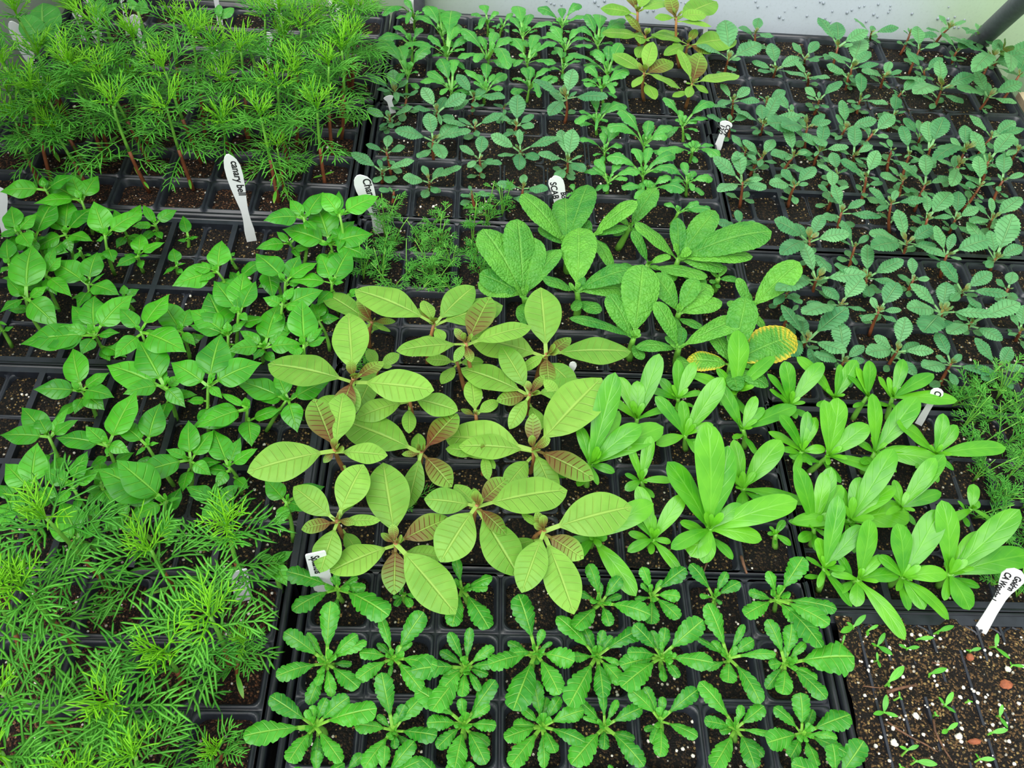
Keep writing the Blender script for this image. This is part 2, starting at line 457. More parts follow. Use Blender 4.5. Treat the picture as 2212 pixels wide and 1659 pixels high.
tray(.02, 6.03*R, 8, 9.97*R, 'cells', 'black tray under the chamomile and borage', M['soil'], 'dark soil under the chamomile and borage', 8)
tray(.0, 10.03*R, 7.98, 13.97*R, 'cells', 'black tray behind the two crossed borage labels', M['soil'], 'dark soil heaped behind the borage labels', 9, mounds=((3.6, 12.2*R, 1.7, 1.0, .17),), nperl=200)
tray(.1, 14.03*R, 8.08, 17.97*R, 'cells', 'black tray of rosettes against the back wall', M['soil'], 'dark soil against the back wall', 10)
tray(8.33, -2.4*R, 15.9, 1.36*R, 'rows', 'black row tray of tiny sprouts in the front corner', M['soilplug'], 'speckled soil around the tiny sprouts', 11, soilz=-.03, nperl=0)
tray(8.06, 1.6*R, 15.7, 5.36*R, 'packs', 'black tray under the densest calendulas', M['soil'], 'dark soil under the densest calendulas', 12)
tray(8.12, 5.55*R, 16.1, 9.42*R, 'cells', 'black tray just behind the densest calendulas', M['soil'], 'dark soil behind the densest calendulas', 13)
tray(8.1, 9.6*R, 15.9, 13.3*R, 'packs', 'black tray holding the dated label', M['soil'], 'dark soil near the dated label', 14)
tray(8.4, 13.75*R, 16.4, 17.85*R, 'cells', 'black tray in the far right corner by the pipe', M['soil'], 'dark soil near the corner pipe', 15, mounds=((13.4, 15.2*R, 2.2, .8, .14),), nperl=160)
perlite(8.45, 11.6, -1.3, 1.1, 150, .0, 'white perlite grains among the tiny sprouts', 40, 1.15)

# ------------------------------------------------------------------ leaves
#          z    k   half  pf   arch fold curl wave tooth nt  prof(a,b)   mat
SP = {
 'pepper':    (1.0, .12, .27, .18, .14, .22, .25, .10, 0, 0, (.62, 1.22), 'pepper'),
 'amaranth':  (1.25, .02, .235, .17, .10, .10, .14, .06, 0, 0, (.85, .78), 'amaranth'),
 'borage':    (.55, .55, .225, .10, .18, .14, .26, .05, .02, 1, (.75, .52), 'borage'),
 'calendula': (.40, .75, .148, .03, .16, .18, .18, .06, 0, 0, (.95, .58), 'calendula'),
 'rosette':   (.28, .42, .165, .24, .22, .14, .40, .16, .06, 1, (.85, .46), 'rosette'),
 'greyrosette': (.30, .50, .165, .26, .38, .14, .40, .14, .05, 1, (.85, .46), 'greyrosette'),
 'bluegreen': (.55, .42, .20, .24, .12, .18, .22, .08, .08, 1, (.90, .74), 'bluegreen'),
 'broadleaf': (1.2, .20, .26, .12, .16, .16, .25, .10, 0, 0, (.70, .80), 'greyrosette'),
 'sprout':    (.10, .40, .16, .06, .10, .10, .10, .04, 0, 0, (.70, .70), 'sprout'),
}
US = np.array([-1, -.68, -.34, 0, .34, .68, 1.0])
def leaf_verts(B, T, sp, half, rr, big=True, Lw=None):
    z, k, hw, pf, arch, fold, curl, wave, tooth, teeth, (pa, pb_), mat = SP[sp]
    d = T-B; L = np.linalg.norm(d)+1e-6
    ctrl = B+d*.5+np.array([0, 0, arch*L*rr.uniform(.7, 1.4)])
    n = 24 if (big and teeth) else (16 if big else 12)
    npet = 3
    s = np.concatenate([np.linspace(0, pf, npet, endpoint=False), np.linspace(pf, 1, n+1)])
    P = ((1-s)**2)[:, None]*B+(2*s*(1-s))[:, None]*ctrl+(s**2)[:, None]*T
    tg = (2*(1-s))[:, None]*(ctrl-B)+(2*s)[:, None]*(T-ctrl)
    tg /= np.linalg.norm(tg, axis=1)[:, None]+1e-9
    dh = np.array([d[0], d[1], 0.]); lh = np.linalg.norm(dh)
    if lh < .12*L:
        a = rr.uniform(0, 6.28); dh = np.array([math.cos(a), math.sin(a), 0.]); lh = 1
    side = np.cross(dh/lh, [0, 0, 1.0])
    roll = rr.uniform(-.28, .28)
    S = np.tile(side, (len(s), 1))
    Nn = np.cross(S, tg); Nn /= np.linalg.norm(Nn, axis=1)[:, None]+1e-9
    S2 = S*math.cos(roll)+Nn*math.sin(roll); N2 = Nn*math.cos(roll)-S*math.sin(roll)
    t = np.clip((s-pf)/(1-pf), 0, 1)
    tp = pa/(pa+pb_)
    prof = (np.clip(t, 1e-6, 1)**pa)*(np.clip(1-t, 0, 1)**pb_)/((tp**pa)*((1-tp)**pb_))
    W = half*min(L, Lw or L)*prof
    idx = np.arange(len(s))-npet
    if teeth:
        irr = np.array([rr.uniform(.1, 2.2) for _ in idx]) if 'rosette' in sp else 1.0
        per = 4 if 'rosette' in sp else 2
        W = W*(1+tooth*irr*np.where(idx % per == 0, -1.2, .8)*np.where((t > .12) & (t < .97), 1, 0))
    pw = .012+.018*L*(1-.5*s)
    if sp in ('calendula',): pw = pw*1.3
    W = np.maximum(W, np.where(t < .9, pw, .004))
    ph = rr.uniform(0, 6.28)
    u = US[None, :]
    off = fold*np.abs(u)-curl*u*u+wave*np.sin(t[:, None]*11+ph+u*1.5)*np.abs(u)
    V = P[:, None]+S2[:, None]*(u*W[:, None])[..., None]+N2[:, None]*(off*W[:, None])[..., None]
    v = np.where(s < pf, (s-pf)/max(pf, .02)*.3-.05, t)
    uv = np.stack([np.broadcast_to(.5+.5*u, V.shape[:2]), np.broadcast_to(v[:, None], V.shape[:2])], -1).reshape(-1, 2)
    return V.reshape(-1, 3), uv, len(s)
_FC = {}
def leaf_faces(m):
    if m not in _FC:
        _FC[m] = [[i*7+j, i*7+j+1, (i+1)*7+j+1, (i+1)*7+j] for i in range(m-1) for j in range(6)]
    return _FC[m]

TOK = re.compile(r'(-?\d+),(-?\d+)([a-z]*)(?:/(-?[\d.]+))?(?:\*([\d.]+))?')
BLK = {'A': (0, 0, 2211/553), 'B': (553, 0, 2211/553), 'D': (1106, 0, 2211/553), 'G': (1659, 0, 2211/553),
       'H': (0, 415, 2211/553), 'I': (553, 415, 2211/553), 'J': (1659, 415, 1269/553),
       'c1': (0, 0, 2203/850), 'c2': (700, 0, 2212/900), 'c3': (1400, 0, 2105/812), 'c4': (0, 500, 2203/850),
       'k1': (500, 550, 1763/850), 'k2': (1000, 350, 2212/800), 'k3': (1200, 700, 2212/1012), 'k4': (0, 1000, 1762/700),
       'k5': (500, 1150, 2212/900), 'k6': (1300, 1150, 2212/912),
       's1': (553, 1244, 1269/553), 's2': (1106, 1244, 1269/553), 's3': (1659, 1244, 1269/553), 'p': (0, 0, 1.0)}
PLANTS = []
SOILZ = -.13
def nearest_cell(p):
    for x0, y0, x1, y1 in TRAYS:
        if x0-.3 <= p[0] <= x1+.3 and y0-.3 <= p[1] <= y1+.3:
            return np.array([x0+.5+round(p[0]-x0-.5), y0+.5+round((p[1]-y0)/R-.5)*R])
    return p[:2]

def plants(sp, blk, text, group, **kw):
    ox, oy, s = BLK[blk]
    for line in text.strip().split('\n'):
        line = line.strip()
        if not line: continue
        head, tips = line.split(':')
        hp = head.split()
        hx, hy = float(hp[0])/s+ox, float(hp[1])/s+oy
        z = SP[sp][0]; base = None; name = None
        i = 2
        while i < len(hp):
            if hp[i] == 'b':
                base = at(float(hp[i+1])/s+ox, float(hp[i+2])/s+oy, SOILZ); i += 3
            elif hp[i] == 'z': z = float(hp[i+1]); i += 2
            else: i += 1
        if base is not None:
            H = above(hx, hy, base, z*.6, z*1.5)
        else:
            H = at(hx, hy, z)
            c = nearest_cell(H); dv = c-H[:2]; dl = np.linalg.norm(dv)
            mx = .22*z+.05
            if dl > mx: dv = dv*mx/dl
            base = np.array([H[0]+dv[0], H[1]+dv[1], SOILZ])
        leaves = []
        for m in TOK.finditer(tips):
            tx, ty = float(m[1])/s+ox, float(m[2])/s+oy
            leaves.append((tx, ty, m[3], float(m[4]) if m[4] else None, float(m[5]) if m[5] else 1.0))
        PLANTS.append(dict(hp=(hx, hy), ppc=F/float(np.linalg.norm(H-CAM)), sp=sp, H=H, base=base, leaves=leaves, group=group, **kw))

NAMES = {'pepper': 'pepper_seedling', 'amaranth': 'amaranth_seedling', 'borage': 'borage_seedling', 'calendula': 'calendula_seedling',
         'rosette': 'sawtooth_rosette', 'greyrosette': 'sawtooth_rosette', 'bluegreen': 'scalloped_seedling', 'sprout': 'tiny_sprout', 'broadleaf': 'broad_leaved_seedling'}

def build_plant(p, i):
    sp = p['sp']; H, base = p['H'], p['base']
    rr = random.Random(1000+i)
    z, k0, hw = SP[sp][:3]
    mat = M[SP[sp][11]]
    root = empty(NAMES[sp], base)
    L = max(.05, H[2]-base[2])
    # stem
    r0 = {'pepper': .034, 'amaranth': .042, 'borage': .07, 'calendula': .05, 'rosette': .035, 'greyrosette': .035, 'bluegreen': .035, 'sprout': .018, 'broadleaf': .045}[sp]
    bend = np.array([rr.uniform(-.06, .06), rr.uniform(-.06, .06), 0])*L
    P = [base+(H-base)*t+bend*math.sin(math.pi*t)-np.array([0, 0, .04])*(1-t) for t in np.linspace(0, 1, 6)]
    mb = MB(); mb.tube(P, [r0*1.15, r0*1.1, r0, r0*.9, r0*.8, r0*.7], 7)
    sm = {'pepper': 'stemgreen', 'amaranth': 'stemred', 'bluegreen': 'stembrown'}.get(sp, 'stemgreen')
    mb.build('stem', M[sm], root, base)
    # leaves
    mean = 0; p['az'] = []
    for tx, ty, fl, k, wm in p['leaves']:
        kk = k0 if k is None else k
        kk = kk+rr.uniform(-.06, .06)
        T = at(tx, ty, H[2])
        B = H+np.array([0, 0, -rr.uniform(0, .12)*min(L, 1)])
        for _ in range(8):
            zz = B[2]+kk*np.linalg.norm((T-B)[:2])
            T = at(tx, ty, max(zz, SOILZ+.06))
        dl = np.linalg.norm(T-B); mean += dl; p['az'].append(math.atan2(T[1]-B[1], T[0]-B[0]) % 6.2832)
        Lp = math.hypot(tx-p['hp'][0], ty-p['hp'][1])/p['ppc']
        V, uv, m = leaf_verts(B, T, sp, hw*wm*rr.uniform(.92, 1.1), rr, True, (1.4 if sp == 'borage' else 1.25)*Lp)
        o = mesh_obj('leaf', V, leaf_faces(m), mat, root, base, uv)
        blush = 0.0
        if 'p' in fl: blush = rr.uniform(.75, 1.0)
        elif sp == 'amaranth': blush = rr.uniform(0, .10)
        o.color = (rr.uniform(0, 1.0)-(.45 if 'd' in fl else 0)+(.3 if 'l' in fl else 0), blush, 1.0 if 'y' in fl else 0.0, 1)
        if 'y' in fl: o['label'] = 'yellow-edged leaf'
        if 'p' in fl: o['label'] = 'purple-flushed young leaf'
    mean = mean/max(1, len(p['leaves']))
    # lower leaves half hidden under the crown, in the widest gaps between the upper ones
    ne = {'pepper': 2, 'borage': 2, 'calendula': 2, 'greyrosette': 2, 'rosette': 1, 'amaranth': 1, 'bluegreen': 2 if len(p['leaves']) < 5 else 1}.get(sp, 0)
    azs = sorted(p['az'])
    for q in range(ne if L > .25 else 0):
        gaps = [((azs[(m_+1) % len(azs)]-azs[m_]) % 6.2832 or 6.2832, azs[m_]) for m_ in range(len(azs))]
        g, a0 = max(gaps)
        if len(azs) == 1: g = 6.2832
        az = a0+g*rr.uniform(.4, .6); azs = sorted(azs+[az % 6.2832])
        fz = rr.uniform(.55, .8)
        B = base+(H-base)*fz
        ll = mean*rr.uniform(.55, .85)
        kk = k0*rr.uniform(.3, .8)
        hd = ll/math.sqrt(1+kk*kk)
        T = B+np.array([math.cos(az)*hd, math.sin(az)*hd, kk*hd]); T[2] = max(T[2], SOILZ+.06)
        V, uv, m = leaf_verts(B, T, sp, hw*rr.uniform(.9, 1.1), rr, True)
        o = mesh_obj('leaf', V, leaf_faces(m), mat, root, base, uv)
        o.color = (rr.uniform(0, .6), 0, 0, 1)
    # growing tip
    if sp != 'sprout':
        Vs, UVs, Fs, off = [], [], [], 0
        nl = {'rosette': 5, 'greyrosette': 4, 'bluegreen': 4, 'calendula': 5, 'borage': 4}.get(sp, 3)
        for q in range(nl):
            a = rr.uniform(0, 6.28); ll = mean*(rr.uniform(.28, .46) if ('rosette' in sp or sp == 'calendula') else rr.uniform(.18, .32))
            el = rr.uniform(.6, 1.3)
            T = H+ll*np.array([math.cos(a)*math.cos(el), math.sin(a)*math.cos(el), math.sin(el)])
            V, uv, m = leaf_verts(H, T, sp, hw*1.15, rr, False)
            Vs.append(V); UVs.append(uv); Fs += [[x+off for x in f] for f in leaf_faces(m)]; off += len(V)
        o = mesh_obj('growing_tip', np.concatenate(Vs), Fs, mat, root, base, np.concatenate(UVs))
        o.color = (.95, .9 if sp in ('amaranth',) else (.75 if sp == 'bluegreen' else 0), 0, 1)
    if sp == 'bluegreen' and L > .3:
        Vs, UVs, Fs, off = [], [], [], 0
        a0 = rr.uniform(0, 6.28)
        for q in range(rr.choice([2, 2, 3, 4])):
            a = a0+q*math.pi/2*rr.uniform(.8, 1.2); ll = rr.uniform(.22, .40)
            B = base+(H-base)*rr.uniform(.2, .45)
            T = B+np.array([math.cos(a)*ll, math.sin(a)*ll, rr.uniform(-.02, .10)]); T[2] = max(T[2], SOILZ+.05)
            V, uv, m = leaf_verts(B, T, sp, .26, rr, False)
            Vs.append(V); UVs.append(uv); Fs += [[x+off for x in f] for f in leaf_faces(m)]; off += len(V)
        o = mesh_obj('seed_leaves', np.concatenate(Vs), Fs, mat, root, base, np.concatenate(UVs))
        o.color = (.35, .1, 0, 1)
    p['obj'] = root
    return root
# ------------------------------------------------------------------ where each plant stands, read off in tiles
PEP = 'pepper seedlings'
plants('pepper', 'c1', '''
250 1055 z 1.0 : 0,1075 235,990 420,985/.3
455 1120 b 520 1310 : 255,1025 550,985 400,978/.4 190,1140*.8
90 1300 z 1.0 : 65,1155 0,1310/-.1 205,1200
''', PEP)
plants('pepper', 'H', '''
165 330 z 1.0 : 105,135*.7 0,390 30,230 270,480
285 395 z .8 : 480,58 0,500 300,560/-.2
560 350 z 1.0 b 640 600 : 395,165*.7 820,130 600,60 290,500/-.3 622,528/-.5 800,425
905 370 b 985 700 : 800,165*.8 1245,178 810,80/.3 830,425/-.3*1.2 975,345*1.2
1335 268 b 1355 425 : 1238,110*.6 1530,155 1140,300
1065 320 z .6 b 1125 450 : 1215,110 985,150*.7
1195 540 b 1240 690 : 1220,360 1422,435 1002,645 1290,550*.8
1625 385 z .3 b 1625 470 : 1580,205*.75 1645,405 1600,410
1525 630 z .3 b 1540 700 : 1495,485 1410,715*.7 1605,615*.7 1570,625
1990 560 z .15 : 2030,520*1.3 1975,535*1.3
1870 680 z .8 : 1915,418 1738,602*.7 1488,812 1720,775/.1 1625,645
2060 1040 z 1.0 : 1848,768*.8 2211,770 2040,880*.6 2110,690 2140,1110
215 900 b 380 1225 : 280,460 60,755*.8 0,1040 410,810 500,1168/-.2*1.1
385 700 z .9 b 510 1020 : 478,470*.55 490,888/-.3*1.1 530,560 620,905*.6
75 620 z .9 : 60,400 120,470 0,700
-40 1100 z .8 b 100 1330 : 60,1150*.5 -60,1000
690 500 z .6 : 700,470/.6 640,600*.6
760 790 b 850 1040 : 842,518 443,590 1030,888 690,720*.6 905,700*.4
1075 905 z .4 : 1070,800 1202,840 1010,910
810 1215 b 965 1490 : 622,982*.8 815,895 1150,888 255,1305 700,1408 1035,1215 500,1165*.7 175,1315
1215 1195 z 1.0 : 1035,1008 1462,880 988,1437 1350,1200*.8 1610,1382
1560 1195 b 1640 1450 : 1398,940 1390,1162*.6 1640,1010 1690,1330*.6 1450,1250
1970 1235 z 1.1 b 2020 1480 : 1798,870 1640,1150 2140,1095*.6 1640,1020
''', PEP)
plants('pepper', 'c4', '''
1480 645 b 1480 740 : 1560,403 1340,555*.7 1272,672 1692,632 1645,545*.6 1420,720
1700 632 z 1.1 : 1692,383/.3 1808,538*.6 1640,700/-.1 1828,590
1165 855 z 1.1 : 1238,575 958,735 1217,765*.5 1467,735 1245,935/-.3 1130,885*.6
918 862 z 1.0 b 990 1060 : 780,615 880,700*.5 597,750 688,912 1038,985/-.2 1030,800
452 885 b 540 1050 : 408,655 188,885 612,790 585,1000/-.1*1.2 640,930
592 1185 z 1.1 : 765,892 312,1155 725,1238/-.1 480,1090 600,1260*.6
820 1195 z .9 : 897,962 655,1060 760,1255*.7 890,1185*.8
268 1140 z .9 : 122,985 437,1055 0,1140 385,985*.5 210,1030
1062 1272 z .9 : 1055,1058 742,1368 928,1220*.7 1182,1365/-.2 1195,1112
1278 1315 z .8 : 1347,1152*.8 1198,1110 1442,1215 1208,1437/-.2
1612 935 z 1.0 b 1490 1110 : 1308,832 1545,785 1852,832 1665,1125/-.2 1408,902 1700,880*.5
1385 990 z .9 : 1103,1097 1230,905*.5 1075,1095/-.2
170 1445 z 1.0 : 210,1183/.3 30,1300 330,1480 60,1560
400 1420 z 1.0 : 490,1230/.3 245,1335 560,1330*.9 300,1530
925 1505 z 1.1 : 628,1385 652,1280/.5 1012,1490*.6 735,1610 545,1330
560 1420 z .6 : 560,1270 720,1280 640,1540
1330 260 z .5 : 1480,160 1380,340 1260,330
''', PEP)
plants('pepper', 'I', '''
412 212 z 1.0 : 290,65*.8 582,0 65,248 480,158*.6 522,330 310,190*.5
722 190 z 1.1 : 570,5 715,-10*.6 1062,35 597,150*.6 840,180*.4
642 445 b 655 640 : 520,88 228,322 852,250 992,578/-.1 528,440*1.1*.8 1012,362
292 445 b 355 560 : 178,342*.7 0,490 350,395*.5 470,300
655 775 z 1.0 : 555,538 815,492 757,780*1.2 290,770 800,712*.6
255 770 z 1.0 : 380,548 532,610 0,540 400,770
90 620 z .9 : 150,925/-.2 0,530 200,560
230 955 z 1.1 : 330,820*.7 578,848 60,912 430,1010
800 880 z .6 : 870,830 750,900 860,900
540 1110 z .6 : 560,930 480,960 720,1090 610,980
''', PEP)
plants('pepper', 'k4', '''
1555 205 z .8 : 1765,128 1518,345/-.1 1440,90 1680,260
432 420 z .7 : 545,320 330,210 260,345 480,520/-.1
60 190 z .9 : 130,215 0,120 120,60 20,360
690 300 z .8 : 840,200 560,370 740,350 650,200
1180 200 z .7 : 1010,130 1300,120 1250,280 1100,320
1490 530 z .6 : 1560,670/-.1 1400,500 1590,480 1460,640
''', PEP)
AMA = 'amaranth seedlings'
plants('amaranth', 'k1', '''
545 555 z 1.4 : 525,262/.15 163,490 682,478p*.95 480,732p/-.2*1.1 908,608 545,722/-.4
908 308 z 1.4 b 880 495 : 553,158/.1 1088,142/.2 838,240p*.75 952,388*1.1/-.3 1216,228 860,205
1050 395 z 1.3 : 738,432 1160,188p/.15 1000,330p/.4 1075,482p/-.3*1.1 1345,322*.7 1000,480/-.4
630 300 b 620 415 : 408,168 568,190p/.3*.8 735,300p*.7 590,335*.8 712,345*.8/-.3 560,260p
1412 445 b 1365 575 : 1385,147/.3 1068,368 1520,372p*.9 1420,585p/-.2*1.1 1790,435*.9 1300,520/-.4
1338 622 b 1328 720 : 1208,408/.2*.9 1028,510 1187,655p*1.1 1617,600 1245,782/-.3*.8 1400,540p*.8
1352 872 b 1330 985 : 1350,712p/.5*1.0 1018,858 1625,1008p 1658,552/.2 1452,1098/-.2*.9 955,815/-.2
852 882 z 1.3 b 815 995 : 1012,712p/.1*1.1 493,742 763,895p*1.0 988,1042p/-.2*1.15 790,1138/-.5*.8
462 872 z 1.4 : 370,645p/.2*1.1 70,975 412,932p/-.2*1.1 700,900*1.05 500,620/.1
470 1185 z 1.3 : 592,940/.2*1.1 278,1040 313,1232p 557,1205p*1.1 667,1192*.7 398,1425/-.3*1.25 605,1020/-.2*.6
735 1292 z 1.3 b 790 1420 : 680,932/.1*1.05 977,1180p 670,1248p/.2*1.1 728,1525p/-.2*1.05 1005,1612/-.2*1.05 440,1422*1.1
1100 1120 z 1.3 : 1237,1003p 863,1095*1.1 1505,1055*1.05 1232,1255p/-.2*1.05 935,1378/-.2*1.2 1285,1440/-.3 1000,1030/-.2
1402 1235 z 1.3 : 1365,1152p/.4*1.2 1795,1130*1.05 1578,1362p/-.1*1.15 1300,1515/-.2*1.1 1535,1612/-.2 1300,1160/-.3*.6
1095 715 z .6 : 1028,692p*1.0 1075,560/.2 1195,655 1120,690*.8
660 500 z .7 : 608,425 752,445 560,700/-.2 720,500
795 640 z 1.0 b 805 790 : 1015,700*1.1 555,735*.9 840,560
1010 480 z .6 : 1130,480 940,580 870,470
1480 640 z .8 : 1430,780 1560,700 1400,560
1130 880 z .6 b 1125 990 : 960,870 1180,960*.9 1150,1010*.8
''', AMA)
plants('amaranth', 'c2', '''
1700 385 b 1700 530 : 1533,285 1748,222/.4*.8 1853,328p*.9 1892,470/-.2 1638,465*.9/-.3
1955 442 b 1920 570 : 1882,262/.4*.7 2000,280p/.6*1.0 2205,400 1930,518/-.3*1.3 2040,495/-.2 1920,440*1.2
1705 192 b 1690 330 : 1598,72p/.5 1472,175 1885,175*.8 1728,218*1.2/-.2
1932 232 b 1900 370 : 1978,155p/.5*1.0 2192,215 1735,182 2055,285p/-.1 1805,295*.9/-.2
1665 62 z 1.1 b 1690 320 : 1468,45 1835,8 1610,-40p/.3 1720,-60/.3
1870 92 z 1.2 b 1890 370 : 1755,95 2085,8 2030,82 2058,142*.5 1830,-30p/.3
''', AMA)
BOR = 'rough leaved borage seedlings'
plants('borage', 'k2', '''
362 800 z .5 : 118,400/.6 430,453/.8 325,340/.6*.9 98,668/.3*1.1 88,725/.1*1.1 580,520/.4*.7
615 500 z .5 : 608,215/.9*.9 348,192/.6 450,390/.3*.9 745,135d/.9*.85
680 768 z .6 : 690,392/.9 1018,640/.3*.9 478,705d/.6*1.2 725,685d/.5*1.1 1000,765/.1*.8 635,720*.8
770 440 z .5 : 1038,232/.6*.9 988,388/.3*.8 890,630/-.1*.9 880,560/-.2
1000 385 z .5 : 1150,153/.8*.95 1020,410/.4 900,300/.5
1108 612 z .5 : 1462,688/.2*.85 1012,410/.8 1240,560/.3*.9 1180,640/0
1290 575 z .5 : 1028,362/.4*.9 1508,290/.8*.95 1278,335d/.7*.9 1732,565/.2*.8 1845,415d/.4*.8 1560,640/.1
1020 1052 z .5 : 1075,612/.9*1.05 870,790/.6*1.1 968,1000d/.2*.9 635,932d/.3*.6 1032,1050/.1 920,950/.3
1290 900 z .5 : 1135,668/.6*1.1 1395,695d/.7*1.0 1548,835/.2*.95 1480,735/.2 1180,760/.3
1290 1110 z .5 : 1150,835/.7*.9 1688,925/.4*.8 1032,1105/.1*.9 1210,1040/.2
1598 1205 z .5 : 1335,1185y/-.1*1.3 1992,1040y/.1*1.15 1690,805d/.8*1.0 1792,1185d/0*1.1 1480,1000/.2
1715 875 z .5 : 2012,598/.6*.9 1640,692d/.7*.8 1770,912/-.1*.9 1575,845/.3 1800,1000/.0
1525 695 z .35 : 1478,635/.6*1.2 1642,705/.1*1.1 1570,620/.4
''', BOR)
CAL = 'smooth leaved calendula seedlings'
plants('calendula', 'k3', '''
730 965 z .5 : 715,465/.95 815,575/.9*1.1 528,650/.7*1.1 700,805/.8*1.5 878,850/.3*1.2 1143,835/.35*1.1 975,1018/.1*1.2 638,1098/-.1*2.2 545,1062/.2 700,1130/-.2*1.6
885 775 z .3 b 905 825 : 1065,548/.6*1.2 1180,845/.1 840,545/.7 650,555/.6 800,640/.4
612 525 z .35 : 793,252/.8 598,360/.7*1.2 475,570/.1*1.2 470,342/.6 745,475/.2 540,400/.5
885 495 b 892 580 : 1137,388/.3*1.1 985,395/.4*1.0 762,280/.7 945,340/.6 820,420/.3
850 320 z .35 : 862,28/1.0*1.15 978,250/.3 1032,152/.4 635,238/.3 760,210/.4
578 350 z .35 : 577,168/.8 658,180/.7 490,258/.5*1.3 695,322/.2 440,310/.4
385 445 z .4 : 490,140/.8*.9 257,352/.5 385,268/.7*1.2 563,392/.3 300,250/.5
165 660 z .45 : 405,480/.6*1.2 282,228/.9*.9 195,515/.7*1.3 280,700/0*1.4 300,410/.4 510,485/.2 200,760/-.1 110,480/.6
405 740 z .3 : 345,570/.7*.8 450,528/.7*.9 408,645/.8 550,740/.1 328,785/.1*1.5
462 1015 z .35 : 605,808/.6*1.1 388,765/.6 355,885/.3 460,895/.7 340,1075/.1*1.1 545,1030/.1*1.4 592,1180/0*.9
180 1010 z .5 : 463,848/.3*1.1 380,1285/-.1*1.0 245,1010*1.6 90,1120 210,870/.3
1040 990 z .2 b 1040 1050 : 1080,925/.5*1.5 1000,990/.2*1.5 1112,1045/0*1.4 1010,955/.3*1.3
''', CAL)
plants('calendula', 'k3', '''
1112 378 z .4 : 1080,175/.95*1.2 1262,182/.8*1.1 1000,235/.6 1058,340*1.4 1180,370/.2 1010,310
1320 345 z .4 : 1422,170/.8*1.2 1255,288/.5 1345,190/.8 1138,155/.5 1390,260
1475 340 z .45 : 1482,172/.95*1.5 1380,242/.5*1.2 1500,385/.2*1.6 1420,200/.6
1592 345 z .45 : 1642,165/.95 1523,248/.7*1.2 1785,235/.6*1.2 1898,362/.3 1570,250
1165 600 z .4 : 1058,428/.6*1.5 1190,412/.8 1150,532*1.6 1275,590/.2*1.4 1005,508/.1 1128,710/-.1 1230,440/.8
1292 620 z .45 : 1268,358/.9*.9 1335,348/.9*1.3 1477,475/.6*1.3 1527,692/.1*1.2 1312,515*1.6 1282,665*1.5
1510 605 z .5 : 1495,328/.9*.9 1708,345/.7*1.1 1422,555/.2*1.6 1812,645/.2*1.1 1690,590/.2 1610,700/0
1795 612 z .5 : 1610,462/.5*1.5 1830,422/.8*1.1 1897,478/.7*1.2 1812,545*1.6 2128,585/.3*1.0 1880,690/-.1 1700,680/.1
1222 960 z .4 : 1135,672/.9*1.0 1270,695/.8*.9 1302,675/.8*.9 1352,760/.5 1345,890/.2*1.2 1100,930/.1 1290,1010/0
1392 925 z .45 : 1512,768/.5*1.7 1338,760/.5*1.2 1437,722/.6*1.2 1603,765/.4*1.1 1595,588/.9*.95 1668,890/.1*1.7 1115,935/.1
1632 868 z .45 : 1795,632/.8*1.0 1835,615/.9*.9 1598,735/.5*1.3 1822,795/.2*1.1 1700,950/0 1560,900
1270 1150 z .45 : 1335,810/.95*.9 1238,1008/.6*1.4 1450,952/.6*1.1 1368,1160*1.4/0 1400,1335/-.1*1.0 1240,1245/-.1*1.2 1180,1100/.2
1432 1205 z .45 : 1482,922/.95*1.2 1622,1180/.1*1.2 1418,1335/-.1*2.0 1650,1492/-.1*.85 1540,1090/.4 1300,1180/.1
1642 1195 z .5 : 1612,942/.9*1.3 1523,1095/.4*1.4 1848,1178/.15*1.3 1690,1062/.4*1.6 1742,1348/-.1*1.5 1858,1395/-.1*1.0 1815,875/.7*1.2 1610,1260
1862 1180 z .5 : 1822,832/.9*1.1 2022,982/.6*1.3 2192,875/.7*1.0 2240,1090/.2*1.0 1842,1120/.2*1.7 1955,1350/-.1*2.0 1835,1305/-.1 2000,1130/.3
1965 870 z .5 : 2002,838/.2*2.2 1975,755/.4*1.6 1860,930/.1 2060,930/0
''', 'dense calendula seedlings')
ROS = 'sawtooth leaved rosettes'
plants('rosette', 's1', '''
405 65 : 178,172 150,-22 658,198 505,5/.6 372,5/.7 545,60
730 90 z .25 : 688,150*1.3 800,100*1.2 720,50*1.2 770,155*1.2
1020 65 : 972,252 1155,262 1172,5/.5 958,30 1045,105*1.2 990,-90/.7 1150,60
350 432 z .35 : 370,125/.6 138,278/.5 505,292/.5 550,325/.4*.8 98,500 300,545*1.1 508,555 335,395*1.2 375,600/.1 255,280/.5*.7 260,640/0
682 408 : 830,178/.5 620,208/.5*.8 512,382*1.1 900,448 820,568*.9 498,515 720,345*1.4 775,330*.7 660,500*.6
1040 455 : 958,278/.6*.8 1060,255/.5*.7 1180,352/.4 1152,490*1.2 930,505*1.4 872,668*1.05 1110,572*.7 768,470 918,570*1.2 1178,440 1020,600
292 745 z .4 : 68,595/.4*1.1 -65,795*1.0 600,658*1.0 425,925*.95 350,605/.6*1.2 462,600/.5*1.2 228,862*1.2 160,925*1.2 280,640/.7*1.2 210,760
680 765 : 622,478/.5 488,735*1.1 898,792 738,638/.6*1.2 822,600/.4*1.2 690,858*1.2 535,955 600,690
1032 735 : 845,730*1.1 1018,605/.6*1.1 1187,515/.4 1192,742*1.1 985,955*1.05 1140,935 895,855 792,560/.3 1160,640
300 1010 z .3 : 298,862/.5*1.2 180,960 440,930/.3 250,1080
630 1010 z .3 : 640,840/.5*1.2 785,818/.4*1.2 840,905/.3 528,880/.4 720,960
950 1040 z .3 : 815,905/.4 1080,935/.3*1.2 960,930/.5
440 980 z .25 : 530,885/.4*1.2 470,960*1.4 400,930
''', ROS)
